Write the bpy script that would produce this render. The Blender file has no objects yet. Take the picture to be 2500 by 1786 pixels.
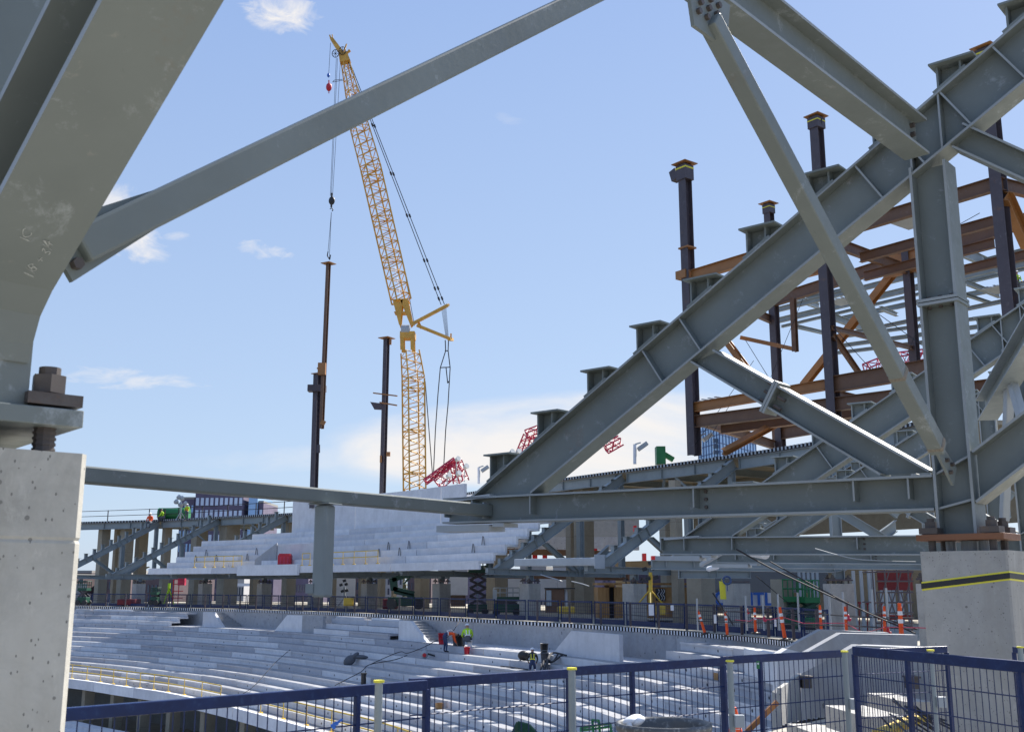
import bpy, math, random
from math import sin, cos, pi, radians, hypot
from mathutils import Vector as V, Matrix
random.seed(7)
SC = bpy.context.scene
# ---------------- camera ----------------
FP = 2600.0; HY = 1424.0; E = 1.6
TH = math.atan((HY-893)/FP); ct, st = cos(TH), sin(TH)
cd = bpy.data.cameras.new('camera'); cam = bpy.data.objects.new('camera', cd); SC.collection.objects.link(cam)
cam.location = (0, 0, E); cam.rotation_euler = (radians(90)+TH, 0, 0)
cd.sensor_width = 36.0; cd.lens = 36.0*FP/2500.0; cd.clip_start = 0.05; cd.clip_end = 6000
cd.dof.use_dof = True; cd.dof.focus_distance = 45; cd.dof.aperture_fstop = 9.0
SC.camera = cam
SC.view_settings.view_transform = 'Standard'; SC.view_settings.look = 'None'
SC.view_settings.gamma = 1.0; SC.view_settings.use_curve_mapping = False
SC.view_settings.exposure = 1.06
# ---------------- sun and sky ----------------
SAZ, SEL = radians(40), radians(43.5)
W = bpy.data.worlds.new("World"); SC.world = W; W.use_nodes = True
nt = W.node_tree; N = nt.nodes; LK = nt.links
bg = N['Background']; bg.inputs[1].default_value = 0.085
sky = N.new('ShaderNodeTexSky'); sky.sky_type = 'NISHITA'; sky.sun_disc = False
sky.sun_elevation = SEL; sky.sun_rotation = SAZ; sky.air_density = 1.0; sky.dust_density = 0.6; sky.ozone_density = 1.6
geo = N.new('ShaderNodeTexCoord'); sep = N.new('ShaderNodeSeparateXYZ'); LK.new(geo.outputs['Generated'], sep.inputs[0])
def wm(op, a, b=None, c=None):
    n = N.new('ShaderNodeMath'); n.operation = op
    for i, v in enumerate((a, b, c)):
        if v is None: continue
        if isinstance(v, (int, float)): n.inputs[i].default_value = v
        else: LK.new(v, n.inputs[i])
    return n.outputs[0]
ysafe = wm('MAXIMUM', sep.outputs['Y'], 0.05)
cu = wm('DIVIDE', sep.outputs['X'], ysafe); cv = wm('DIVIDE', sep.outputs['Z'], ysafe)
def dirpx(px, py):
    x = (px-1250)/FP; u = (893-py)/FP
    return (x, ct-u*st, st+u*ct)
comb = N.new('ShaderNodeCombineXYZ'); LK.new(cu, comb.inputs[0]); LK.new(cv, comb.inputs[1])
def cloud(px, py, rx, ry, ang, dens, scale, thr, seed, stretch=1.0):
    d = dirpx(px, py); u0, v0 = d[0]/d[1], d[2]/d[1]; rx /= FP; ry /= FP
    du = wm('SUBTRACT', cu, u0); dv = wm('SUBTRACT', cv, v0); ca, sa = cos(ang), sin(ang)
    a = wm('ADD', wm('MULTIPLY', du, ca/rx), wm('MULTIPLY', dv, sa/rx))
    b = wm('ADD', wm('MULTIPLY', du, -sa/ry), wm('MULTIPLY', dv, ca/ry))
    r2 = wm('ADD', wm('MULTIPLY', a, a), wm('MULTIPLY', b, b))
    mask = wm('MAXIMUM', wm('SUBTRACT', 1.0, r2), 0.0)
    mp = N.new('ShaderNodeMapping'); LK.new(comb.outputs[0], mp.inputs[0])
    mp.inputs['Location'].default_value = (seed, seed*0.37, 0); mp.inputs['Rotation'].default_value = (0, 0, -ang); mp.inputs['Scale'].default_value = (scale, scale*stretch, 1)
    nz = N.new('ShaderNodeTexNoise'); nz.inputs['Scale'].default_value = 1.0; nz.inputs['Detail'].default_value = 9; nz.inputs['Roughness'].default_value = 0.62
    nz.inputs['Distortion'].default_value = 0.6
    LK.new(mp.outputs[0], nz.inputs[0])
    w = wm('ADD', nz.outputs[0], wm('MULTIPLY', mask, 0.30))
    m = wm('MULTIPLY', wm('SMOOTH_MIN', wm('MAXIMUM', wm('MULTIPLY', wm('SUBTRACT', w, thr), 3.2), 0.0), 1.0, 0.2), dens)
    return wm('MULTIPLY', m, wm('MINIMUM', wm('MULTIPLY', mask, 3.0), 1.0))
cl = [cloud(1430, 1070, 720, 125, 0.05, 1.0, 3.6, 0.46, 3.1, 3.4), cloud(820, 1120, 420, 50, 0.0, 0.45, 5.0, 0.55, 8.3, 4.0),
      cloud(690, 15, 150, 95, -0.45, 1.0, 24, 0.60, 1.7, 1.5), cloud(640, 610, 90, 34, -0.12, 0.6, 34, 0.64, 5.2, 2.2),
      cloud(335, 590, 110, 60, -0.3, 0.95, 22, 0.58, 2.4, 1.8), cloud(265, 495, 90, 90, 0.7, 0.75, 16, 0.58, 4.4, 1.5),
      cloud(300, 925, 240, 34, -0.09, 0.6, 26, 0.63, 9.4, 3.6), cloud(430, 578, 45, 16, 0.1, 0.6, 26, 0.62, 6.4, 2.2), cloud(1250, 295, 60, 20, -0.3, 0.18, 26, 0.6, 7.4, 2.2)]
tot = cl[0]
for k in cl[1:]: tot = wm('MAXIMUM', tot, k)
lp = N.new('ShaderNodeMixRGB'); lp.inputs[1].default_value = (0, 0, 0, 1)
# sky colour: pale blue at the horizon, deeper above, blended over the physical sky
gr = N.new('ShaderNodeValToRGB'); LK.new(cv, gr.inputs[0]); gr.color_ramp.elements[0].position = 0.0; gr.color_ramp.elements[0].color = (2.9/6, 3.7/6, 4.9/6, 1)
gr.color_ramp.elements[1].position = 0.62; gr.color_ramp.elements[1].color = (1.85/6, 2.7/6, 4.65/6, 1)
gs = N.new('ShaderNodeMixRGB'); gs.blend_type = 'MULTIPLY'; gs.inputs[0].default_value = 1; LK.new(gr.outputs[0], gs.inputs[1]); gs.inputs[2].default_value = (6, 6, 6, 1)
m1 = N.new('ShaderNodeMixRGB'); m1.inputs[0].default_value = 0.82; LK.new(sky.outputs[0], m1.inputs[1]); LK.new(gs.outputs[0], m1.inputs[2])
m2 = N.new('ShaderNodeMixRGB'); LK.new(tot, m2.inputs[0]); LK.new(m1.outputs[0], m2.inputs[1]); m2.inputs[2].default_value = (5.3, 5.15, 5.05, 1)
LK.new(m2.outputs[0], bg.inputs[0])
sl = bpy.data.lights.new('sun', 'SUN'); so = bpy.data.objects.new('sun', sl); SC.collection.objects.link(so)
sl.energy = 4.8; sl.angle = radians(0.53); sl.color = (1.0, 0.95, 0.88)
sd = V((sin(SAZ)*cos(SEL), cos(SAZ)*cos(SEL), sin(SEL)))
so.rotation_euler = sd.to_track_quat('Z', 'Y').to_euler()
# ---------------- pixel helpers (turn a reading off the photo into a place in the world) ----------------
def at(px, py, Y):
    r = dirpx(px, py); k = Y/r[1]; return V((r[0]*k, Y, r[2]*k+E))
def atz(px, py, z):
    r = dirpx(px, py); k = (z-E)/r[2]; return V((r[0]*k, r[1]*k, z))
def atpl(px, py, p, d):
    n = (-d[1], d[0]); r = dirpx(px, py); k = (p[0]*n[0]+p[1]*n[1])/(r[0]*n[0]+r[1]*n[1]); return V((r[0]*k, r[1]*k, r[2]*k+E))
def pxof(p):
    f = p[1]*ct+(p[2]-E)*st; u = -p[1]*st+(p[2]-E)*ct
    return 1250+p[0]/f*FP, 893-u/f*FP
# ---------------- mesh builder ----------------
UP = V((0, 0, 1))
class MB:
    def __init__(s): s.v = []; s.f = []; s.m = []; s.cm = 0; s.em = False
    def add(s, vs, fs):
        b = len(s.v); s.v += [tuple(v) for v in vs]
        for f in fs: s.f.append([b+i for i in f]); s.m.append(s.cm)
    def bx(s, c, a, b, d):      # centre + three half vectors
        c, a, b, d = V(c), V(a), V(b), V(d)
        vs = [c+i*a+j*b+k*d for i in (-1, 1) for j in (-1, 1) for k in (-1, 1)]
        s.add(vs, [(0, 1, 3, 2), (4, 6, 7, 5), (0, 4, 5, 1), (2, 3, 7, 6), (0, 2, 6, 4), (1, 5, 7, 3)])
        if s.em: s.m[-4] = s.m[-3] = 1
    def box(s, x0, x1, y0, y1, z0, z1):
        s.bx(((x0+x1)/2, (y0+y1)/2, (z0+z1)/2), ((x1-x0)/2, 0, 0), (0, (y1-y0)/2, 0), (0, 0, (z1-z0)/2))
    def bar(s, p0, p1, w, h, up=UP):
        p0, p1 = V(p0), V(p1); a = p1-p0; L = a.length
        if L < 1e-6: return
        a /= L; side = a.cross(V(up))
        if side.length < 1e-3: side = a.cross(V((1, 0.01, 0)))
        side.normalize(); u = side.cross(a)
        s.bx((p0+p1)/2, a*L/2, side*w/2, u*h/2)
    def ib(s, p0, p1, h, b, tf=0.022, tw=0.014, up=UP):   # I section, web height h along 'up'
        p0, p1 = V(p0), V(p1); a = (p1-p0).normalized(); side = a.cross(V(up)).normalized(); u = side.cross(a)
        o = u*(h/2-tf/2)
        L = (p1-p0)/2; c = (p0+p1)/2
        s.bx(c, L, side*tw/2, u*(h/2-tf))
        s.em = True
        for q in (1, -1): s.bx(c+o*q, L, side*b/2, u*tf/2)
        s.em = False
    def tube(s, p0, p1, r, n=6, r1=None):
        p0, p1 = V(p0), V(p1); a = (p1-p0)
        if a.length < 1e-6: return
        a.normalize(); q = a.cross(UP)
        if q.length < 1e-3: q = V((1, 0, 0))
        q.normalize(); w = a.cross(q); r1 = r if r1 is None else r1
        vs = [p0+(q*cos(2*pi*i/n)+w*sin(2*pi*i/n))*r for i in range(n)]+[p1+(q*cos(2*pi*i/n)+w*sin(2*pi*i/n))*r1 for i in range(n)]
        fs = [(i, (i+1) % n, n+(i+1) % n, n+i) for i in range(n)]+[tuple(range(n))[::-1], tuple(range(n, 2*n))]
        s.add(vs, fs)
    def path(s, pts, r, n=5):
        for a, b in zip(pts, pts[1:]): s.tube(a, b, r, n)
    def pr(s, poly, e):          # polygon extruded by vector e, centred on the polygon
        e = V(e); n = len(poly); P = [V(p) for p in poly]
        vs = [p-e/2 for p in P]+[p+e/2 for p in P]
        s.add(vs, [tuple(range(n))[::-1], tuple(range(n, 2*n))]+[(i, (i+1) % n, n+(i+1) % n, n+i) for i in range(n)])
    def lathe(s, c, prof, n=16):  # profile (r,z) about vertical axis
        c = V(c); m = len(prof)
        vs = [c+V((r*cos(2*pi*i/n), r*sin(2*pi*i/n), z)) for (r, z) in prof for i in range(n)]
        s.add(vs, [(j*n+i, j*n+(i+1) % n, (j+1)*n+(i+1) % n, (j+1)*n+i) for j in range(m-1) for i in range(n)])
    def ell(s, c, a, b, d, nu=10, nv=7):
        c, a, b, d = V(c), V(a), V(b), V(d); vs = []; fs = []
        for j in range(nv+1):
            t = pi*j/nv
            for i in range(nu): vs.append(c+a*(sin(t)*cos(2*pi*i/nu))+b*(sin(t)*sin(2*pi*i/nu))+d*cos(t))
        for j in range(nv):
            for i in range(nu): fs.append((j*nu+i, j*nu+(i+1) % nu, (j+1)*nu+(i+1) % nu, (j+1)*nu+i))
        s.add(vs, fs)
COL = SC.collection
def tag(o, label=None, cat=None, group=None, kind=None):
    if label: o['label'] = label
    if cat: o['category'] = cat
    if group: o['group'] = group
    if kind: o['kind'] = kind
    return o
def put(name, mb, mats, parent=None, label=None, cat=None, group=None, kind=None, origin=None, bev=0, smooth=False, keepface=False):
    """one mesh object. vertices are given in world space unless the parent says it is local"""
    if not isinstance(mats, (list, tuple)): mats = [mats, M['edge'] if mats in (M['steel'], M['steel2']) else mats] if 1 in mb.m else [mats]
    me = bpy.data.meshes.new(name)
    off = V((0, 0, 0))
    pr = parent
    if origin is not None: off = V(origin)
    elif parent is not None and not parent.get('_loc'):
        q = parent
        while q is not None: off += q.location; q = q.parent
    me.from_pydata([(a-off.x, b-off.y, c-off.z) for a, b, c in mb.v], [], mb.f)
    for m in mats: me.materials.append(m)
    if len(mats) > 1: me.polygons.foreach_set('material_index', mb.m)
    me.update()
    import bmesh
    if not keepface:
        bm = bmesh.new(); bm.from_mesh(me); bmesh.ops.recalc_face_normals(bm, faces=bm.faces); bm.to_mesh(me); bm.free()
    if smooth: me.polygons.foreach_set('use_smooth', [True]*len(me.polygons))
    o = bpy.data.objects.new(name, me); COL.objects.link(o)
    if parent is not None: o.parent = parent
    if origin is not None:
        o.location = off
    if bev:
        b = o.modifiers.new('bevel', 'BEVEL'); b.width = bev; b.segments = 2; b.limit_method = 'ANGLE'
    return tag(o, label, cat, group, kind)
def emp(name, loc, label, cat, group=None, rz=0, local=False):
    o = bpy.data.objects.new(name, None); COL.objects.link(o); o.location = V(loc); o.rotation_euler = (0, 0, rz)
    o.empty_display_size = 0.2
    if local: LOCAL.add(o.name)
    return tag(o, label, cat, group)
LOCAL = set()
_put = put
def put(name, mb, mats, parent=None, *a, **k):
    q = parent
    while q is not None:
        if q.name in LOCAL: k['origin'] = None; return _local(name, mb, mats, parent, *a, **k)
        q = q.parent
    return _put(name, mb, mats, parent, *a, **k)
def _local(name, mb, mats, parent, *a, **k):
    o = _put(name, mb, mats, None, *a, **k); o.parent = parent; return o
def dup(root, loc, rz=0, label=None, group=None, sc=None):
    r = root.copy(); COL.objects.link(r); r.location = V(loc); r.rotation_euler = (0, 0, rz)
    if sc: r.scale = (sc, sc, sc)
    if label: r['label'] = label
    if group: r['group'] = group
    for ch in list(root.children):
        c = ch.copy(); COL.objects.link(c); c.parent = r
        for g in ch.children:
            d = g.copy(); COL.objects.link(d); d.parent = c
    return r
# ---------------- materials ----------------
def ramp(nt, fac, stops):
    r = nt.nodes.new('ShaderNodeValToRGB'); nt.links.new(fac, r.inputs[0]); e = r.color_ramp.elements
    e[0].position = stops[0][0]; e[0].color = (*stops[0][1], 1); e[1].position = stops[1][0]; e[1].color = (*stops[1][1], 1)
    for p, c in stops[2:]: q = e.new(p); q.color = (*c, 1)
    return r.outputs[0]
def mix(nt, f, a, b, mode='MIX'):
    m = nt.nodes.new('ShaderNodeMixRGB'); m.blend_type = mode
    for i, v in enumerate((f, a, b)):
        if isinstance(v, (int, float)): m.inputs[i].default_value = v
        elif isinstance(v, tuple): m.inputs[i].default_value = (*v, 1)
        else: nt.links.new(v, m.inputs[i])
    return m.outputs[0]
def noise(nt, co, scale, detail=5, rough=0.6, sc=(1, 1, 1), dist=0.0):
    mp = nt.nodes.new('ShaderNodeMapping'); nt.links.new(co, mp.inputs[0]); mp.inputs['Scale'].default_value = sc
    n = nt.nodes.new('ShaderNodeTexNoise'); nt.links.new(mp.outputs[0], n.inputs[0])
    n.inputs['Scale'].default_value = scale; n.inputs['Detail'].default_value = detail; n.inputs['Roughness'].default_value = rough; n.inputs['Distortion'].default_value = dist
    return n.outputs[0]
def newmat(name, rough=0.6, metal=0.0, spec=0.5):
    m = bpy.data.materials.new(name); m.use_nodes = True; nt = m.node_tree; b = nt.nodes['Principled BSDF']
    b.inputs['Roughness'].default_value = rough; b.inputs['Metallic'].default_value = metal; b.inputs['Specular IOR Level'].default_value = spec
    tc = nt.nodes.new('ShaderNodeTexCoord'); return m, nt, b, tc.outputs['Object']
def bump(nt, b, h, strength, dist=0.01):
    n = nt.nodes.new('ShaderNodeBump'); n.inputs['Strength'].default_value = strength; n.inputs['Distance'].default_value = dist
    nt.links.new(h, n.inputs['Height']); nt.links.new(n.outputs[0], b.inputs['Normal'])
def plain(name, c, rough=0.6, metal=0.0, var=0.12, scale=3.0, spec=0.5, tint=None, emit=0):
    m, nt, b, co = newmat(name, rough, metal, spec)
    n = noise(nt, co, scale, 6, 0.65)
    lo = tuple(x*(1-var) for x in c); hi = tuple(min(1, x*(1+var)) for x in c)
    col = ramp(nt, n, [(0.3, lo), (0.7, hi)])
    if tint: col = mix(nt, ramp(nt, noise(nt, co, scale*4, 6, 0.7), [(0.55, (0, 0, 0)), (0.68, (1, 1, 1))]), col, tint)
    nt.links.new(col, b.inputs['Base Color'])
    return m
def steel(name, c, dirt=(0.42, 0.40, 0.34), rough=0.5, scuff=0.5, rust=0.0):
    m, nt, b, co = newmat(name, rough, 0.0, 0.45)
    a = noise(nt, co, 0.9, 5, 0.6)
    col = ramp(nt, a, [(0.3, tuple(x*0.88 for x in c)), (0.7, tuple(x*1.12 for x in c))])
    f = ramp(nt, noise(nt, co, 3.4, 10, 0.8, (1, 1, 1), 0.25), [(0.57, (0, 0, 0)), (0.72, (scuff*.8,)*3)])
    col = mix(nt, f, col, (0.42, 0.46, 0.48))
    f2 = ramp(nt, noise(nt, co, 9, 8, 0.75, (1, 1, 1), 0.6), [(0.63, (0, 0, 0)), (0.72, (0.3, 0.3, 0.3))])
    col = mix(nt, f2, col, dirt)
    f4 = ramp(nt, noise(nt, co, 5.5, 8, 0.75, (1, 1, 0.35), 1.2), [(0.66, (0, 0, 0)), (0.70, (0.55*scuff,)*3)])
    col = mix(nt, f4, col, tuple(x*0.6 for x in c))
    if rust:
        f3 = ramp(nt, noise(nt, co, 1.7, 8, 0.75), [(0.60, (0, 0, 0)), (0.66, (rust,)*3)])
        col = mix(nt, f3, col, (0.20, 0.09, 0.035))
    nt.links.new(col, b.inputs['Base Color'])
    r = ramp(nt, noise(nt, co, 6, 6, 0.7), [(0.3, (rough-0.1,)*3), (0.7, (rough+0.15,)*3)]); nt.links.new(r, b.inputs['Roughness'])
    bump(nt, b, noise(nt, co, 18, 5, 0.6), 0.06, 0.004)
    return m
def concrete(name, c, holes=0.0, blot=0.0, stain=0.4, streak=0.3, rnd=0.0, joint=0.0, hs=26, warm=(0.36, 0.33, 0.26)):
    m, nt, b, co = newmat(name, 0.85, 0, 0.3)
    col = ramp(nt, noise(nt, co, 0.55, 7, 0.65), [(0.28, tuple(x*0.84 for x in c)), (0.72, tuple(min(1, x*1.1) for x in c))])
    col = mix(nt, ramp(nt, noise(nt, co, 2.6, 9, 0.75, (1, 1, 1), 0.7), [(0.42, (0, 0, 0)), (0.8, (stain,)*3)]), col, tuple(x*0.55 for x in c))
    col = mix(nt, ramp(nt, noise(nt, co, 3.0, 6, 0.6, (1, 1, 0.12)), [(0.5, (0, 0, 0)), (0.75, (streak,)*3)]), col, warm)
    if blot:
        col = mix(nt, ramp(nt, noise(nt, co, 1.3, 9, 0.72, (1, 1, 0.45), 1.4), [(0.46, (0, 0, 0)), (0.60, (blot,)*3)]), col, tuple(x*0.62 for x in c))
        col = mix(nt, ramp(nt, noise(nt, co, 7, 8, 0.8, (1, 1, 0.5), 0.5), [(0.56, (0, 0, 0)), (0.66, (blot*.8,)*3)]), col, tuple(min(1, x*1.25) for x in c))
        v2 = nt.nodes.new('ShaderNodeTexVoronoi'); v2.inputs['Scale'].default_value = 85; m2_ = nt.nodes.new('ShaderNodeMapping'); m2_.inputs['Scale'].default_value = (1, 1, .6); m2_.inputs['Rotation'].default_value = (.6, .2, .1); nt.links.new(co, m2_.inputs[0]); nt.links.new(m2_.outputs[0], v2.inputs[0])
        a1 = nt.nodes.new('ShaderNodeMath'); a1.operation = 'LESS_THAN'; nt.links.new(v2.outputs[0], a1.inputs[0]); a1.inputs[1].default_value = .28
        s2 = nt.nodes.new('ShaderNodeSeparateColor'); nt.links.new(v2.outputs['Color'], s2.inputs[0]); a2 = nt.nodes.new('ShaderNodeMath'); a2.operation = 'LESS_THAN'; nt.links.new(s2.outputs[1], a2.inputs[0]); a2.inputs[1].default_value = .09
        a3 = nt.nodes.new('ShaderNodeMath'); a3.operation = 'MULTIPLY'; nt.links.new(a1.outputs[0], a3.inputs[0]); nt.links.new(a2.outputs[0], a3.inputs[1]); col = mix(nt, a3.outputs[0], col, tuple(x*0.4 for x in c))
    if holes:
        vo = nt.nodes.new('ShaderNodeTexVoronoi'); vo.inputs['Scale'].default_value = hs; vo.inputs['Randomness'].default_value = 1.0
        mp = nt.nodes.new('ShaderNodeMapping'); mp.inputs['Rotation'].default_value = (0.3, 0.5, 0.2); nt.links.new(co, mp.inputs[0]); nt.links.new(mp.outputs[0], vo.inputs[0])
        thr = ramp(nt, noise(nt, co, 5, 3, 0.6), [(0.35, (0.08, 0.08, 0.08)), (0.7, (0.42, 0.42, 0.42))])
        lt = nt.nodes.new('ShaderNodeMath'); lt.operation = 'LESS_THAN'; nt.links.new(vo.outputs[0], lt.inputs[0]); nt.links.new(thr, lt.inputs[1])
        sel = nt.nodes.new('ShaderNodeMath'); sel.operation = 'GREATER_THAN'; sv = nt.nodes.new('ShaderNodeSeparateColor'); nt.links.new(vo.outputs['Color'], sv.inputs[0]); nt.links.new(sv.outputs[0], sel.inputs[0]); sel.inputs[1].default_value = 1-holes
        mu = nt.nodes.new('ShaderNodeMath'); mu.operation = 'MULTIPLY'; nt.links.new(lt.outputs[0], mu.inputs[0]); nt.links.new(sel.outputs[0], mu.inputs[1])
        mu2 = nt.nodes.new('ShaderNodeMath'); mu2.operation = 'MULTIPLY'; nt.links.new(mu.outputs[0], mu2.inputs[0]); mu2.inputs[1].default_value = 0.75
        col = mix(nt, mu2.outputs[0], col, tuple(x*0.32 for x in c))
    if joint:      # form joints across the height
        sp = nt.nodes.new('ShaderNodeSeparateXYZ'); nt.links.new(co, sp.inputs[0])
        md = nt.nodes.new('ShaderNodeMath'); md.operation = 'PINGPONG'; nt.links.new(sp.outputs[2], md.inputs[0]); md.inputs[1].default_value = joint
        l2 = nt.nodes.new('ShaderNodeMath'); l2.operation = 'LESS_THAN'; nt.links.new(md.outputs[0], l2.inputs[0]); l2.inputs[1].default_value = 0.012
        col = mix(nt, l2.outputs[0], col, tuple(x*0.6 for x in c))
    if rnd:
        oi = nt.nodes.new('ShaderNodeObjectInfo')
        col = mix(nt, 1.0, col, ramp(nt, oi.outputs['Random'], [(0, (1-rnd, 1-rnd, 1-rnd*0.9)), (1, (1+rnd*0.5, 1+rnd*0.5, 1+rnd*0.5))]), 'MULTIPLY')
    nt.links.new(col, b.inputs['Base Color'])
    bump(nt, b, noise(nt, co, 30, 7, 0.7), 0.35, 0.006)
    return m
M = {}
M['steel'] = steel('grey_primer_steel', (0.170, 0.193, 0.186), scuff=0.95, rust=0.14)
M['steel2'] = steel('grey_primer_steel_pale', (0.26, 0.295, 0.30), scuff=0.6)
M['edge'] = steel('pale_flange_edge', (0.29, 0.315, 0.32), scuff=1.0, rough=0.45)  # side faces of the flanges, lighter than the rest of the section
M['galv'] = steel('galvanised', (0.36, 0.39, 0.41), scuff=0.5, rough=0.4)
M['brown'] = steel('mill_steel_brown', (0.15, 0.080, 0.046), dirt=(0.2, 0.1, 0.05), scuff=0.25, rust=0.5)
M['dark'] = steel('mill_steel_dark', (0.075, 0.062, 0.072), dirt=(0.25, 0.13, 0.08), scuff=0.35, rust=0.35)
M['rust'] = steel('rust_orange', (0.33, 0.15, 0.05), dirt=(0.10, 0.05, 0.03), scuff=0.1, rust=0.4)
M['rustp'] = steel('rust_plate', (0.20, 0.085, 0.04), dirt=(0.08, 0.04, 0.03), scuff=0.05, rust=0.6)
M['bolt'] = steel('bolt_steel', (0.085, 0.07, 0.062), dirt=(0.18, 0.09, 0.05), scuff=0.1, rust=0.35)
M['black'] = plain('black_steel', (0.02, 0.02, 0.022), 0.5)
M['pier0'] = concrete('pier_concrete_near', (0.49, 0.475, 0.425), blot=0.5, holes=0.05, stain=0.8, streak=0.55, joint=0.0, hs=34)
M['pier'] = concrete('pier_concrete', (0.44, 0.43, 0.405), blot=0.5, holes=0.05, stain=0.6, streak=0.35, hs=30)
M['pre'] = concrete('precast', (0.66, 0.667, 0.685), holes=0.0, stain=0.42, streak=0.3, rnd=0.30, warm=(0.4, 0.4, 0.42))
M['tread'] = concrete('dark_tread', (0.34, 0.345, 0.36), stain=0.5, streak=0.0, rnd=0.12)  # tread tops in a darker concrete tone than the risers
M['pref'] = concrete('precast_white', (0.74, 0.742, 0.755), holes=0.0, stain=0.3, streak=0.25, rnd=0.16, warm=(0.45, 0.45, 0.46))
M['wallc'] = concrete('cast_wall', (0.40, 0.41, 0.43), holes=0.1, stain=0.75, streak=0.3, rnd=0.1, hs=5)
M['tan'] = concrete('tan_concrete', (0.36, 0.315, 0.24), stain=0.5, streak=0.5, joint=1.3)
M['slab'] = concrete('slab', (0.3, 0.29, 0.27), stain=0.5)
M['navy'] = plain('navy_paint', (0.003, 0.017, 0.085), 0.38, 0.0, 0.25, 8, 0.35, tint=(0.015, 0.04, 0.12))
M['navyf'] = plain('navy_mesh', (0.012, 0.018, 0.065), 0.5)
M['yel'] = plain('yellow_paint', (0.62, 0.42, 0.045), 0.5)
M['ytape'] = plain('yellow_tape', (0.75, 0.68, 0.05), 0.5)
M['crane'] = plain('crane_yellow', (0.60, 0.33, 0.05), 0.5, var=0.25, scale=1.5)
M['red'] = plain('red_paint', (0.50, 0.015, 0.03), 0.45)
M['pink'] = plain('crane_red', (0.52, 0.03, 0.08), 0.45)
M['green'] = plain('green_paint', (0.015, 0.16, 0.05), 0.45)
M['dgreen'] = plain('dark_green', (0.008, 0.06, 0.035), 0.45)
M['lime'] = plain('hi_vis_lime', (0.45, 0.75, 0.03), 0.8)
M['orange'] = plain('hi_vis_orange', (0.85, 0.10, 0.015), 0.7)
M['conew'] = plain('reflective_white', (0.8, 0.8, 0.8), 0.5)
M['jeans'] = plain('jeans', (0.035, 0.055, 0.13), 0.9)
M['grey'] = plain('grey_cloth', (0.10, 0.11, 0.13), 0.9)
M['skin'] = plain('skin', (0.40, 0.22, 0.15), 0.6, var=0.05)
M['white'] = plain('white_paint', (0.72, 0.73, 0.76), 0.6, var=0.06)
M['rope'] = plain('rope', (0.03, 0.03, 0.035), 0.8)
M['wood'] = None
M['blue'] = plain('blue_paint', (0.02, 0.12, 0.5), 0.5)
M['tote'] = plain('grey_plastic', (0.085, 0.09, 0.095), 0.42, var=0.3, scale=9, tint=(0.3, 0.3, 0.3))
def woodm():
    m, nt, b, co = newmat('plywood', 0.75)
    w = noise(nt, co, 2.2, 8, 0.7, (1, 1, 0.25), 1.5)
    col = ramp(nt, w, [(0.3, (0.20, 0.10, 0.03)), (0.55, (0.36, 0.20, 0.075)), (0.75, (0.46, 0.28, 0.12))])
    nt.links.new(col, b.inputs['Base Color']); return m
M['wood'] = woodm()
def glassm(name, c, rough=0.08):
    m, nt, b, co = newmat(name, rough, 0.0, 0.9); b.inputs['Metallic'].default_value = 0.25
    nt.links.new(ramp(nt, noise(nt, co, 0.08, 4), [(0.3, tuple(x*0.75 for x in c)), (0.7, c)]), b.inputs['Base Color']); return m
M['glass'] = glassm('blue_glass', (0.34, 0.54, 0.80), 0.25); M['win'] = glassm('window_glass', (0.55, 0.62, 0.75), 0.15)
M['dwin'] = glassm('dark_glass', (0.04, 0.06, 0.10), 0.15)
M['brick'] = plain('purple_brick', (0.13, 0.11, 0.165), 0.85, var=0.2, scale=0.3)
M['bpanel'] = plain('blue_panel', (0.06, 0.10, 0.22), 0.7)

M['recess_shade'] = plain('recess_shade_paint', (0.05, 0.05, 0.055), 0.9)  # dark colour standing in for shade in sockets, trim recesses and the doorway

M['dred'] = plain('dark_red_board', (0.16, 0.015, 0.02), 0.7)
M['orangetape'] = plain('rust_stain', (0.21, 0.185, 0.15), 0.8, var=.35, scale=40)

M['chalk'] = plain('chalk', (0.42, 0.44, 0.42), 0.9, var=.3, scale=60)
# ---------------- the ring of trusses: pier positions, outward directions, pier-top heights ----------------
RP = [(-2.07,3.65),(4.44,10.7),(8.95,18.6),(11.7,26),(12.75,33),(12.3,41),(10,48.5),(6.3,56),(1.06,64),(-4.7,72.5),(-10.5,80),(-15.3,84.8),(-20.5,90),(-26.8,95),(-34.3,100),(-41.5,104.5),(-52,109)]
RN = [(.65,-.76),(.755,-.655),(.82,-.57),(.86,-.5),(.92,-.39),(.99,.02),(.93,.35),(.83,.56),(.8,.6),(.8,.6),(.8,.6),(.79,.61),(.78,.63),(.76,.65),(.74,.67),(.72,.69),(.70,.71)]
RN = [(a/hypot(a,b), b/hypot(a,b)) for a, b in RN]
RZ = [.43,.31,.07,.03,0,0,0,0,0,0,0,0,0,0,0,0,0]
def cr(L, u):
    i = max(0, min(len(L)-2, int(math.floor(u)))); t = u-i
    g = lambda k: L[max(0, min(len(L)-1, k))]
    a, b, c, d = g(i-1), g(i), g(i+1), g(i+2)
    return tuple(0.5*((2*q)+(-p+r)*t+(2*p-5*q+4*r-s)*t*t+(-p+3*q-3*r+s)*t*t*t) for p, q, r, s in zip(a, b, c, d))
def ring(u, off, z):     # off > 0 outward (away from the pitch)
    if u < 0: p = (RP[0][0]+u*6.5, RP[0][1]+u*7.0); n = RN[0]
    else: p = cr(RP, u); n = cr(RN, u); l = hypot(*n); n = (n[0]/l, n[1]/l)
    return V((p[0]+n[0]*off, p[1]+n[1]*off, z+E))
def ringn(u): n = cr(RN, max(u, 0)); l = hypot(*n); return V((n[0]/l, n[1]/l, 0))
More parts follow.
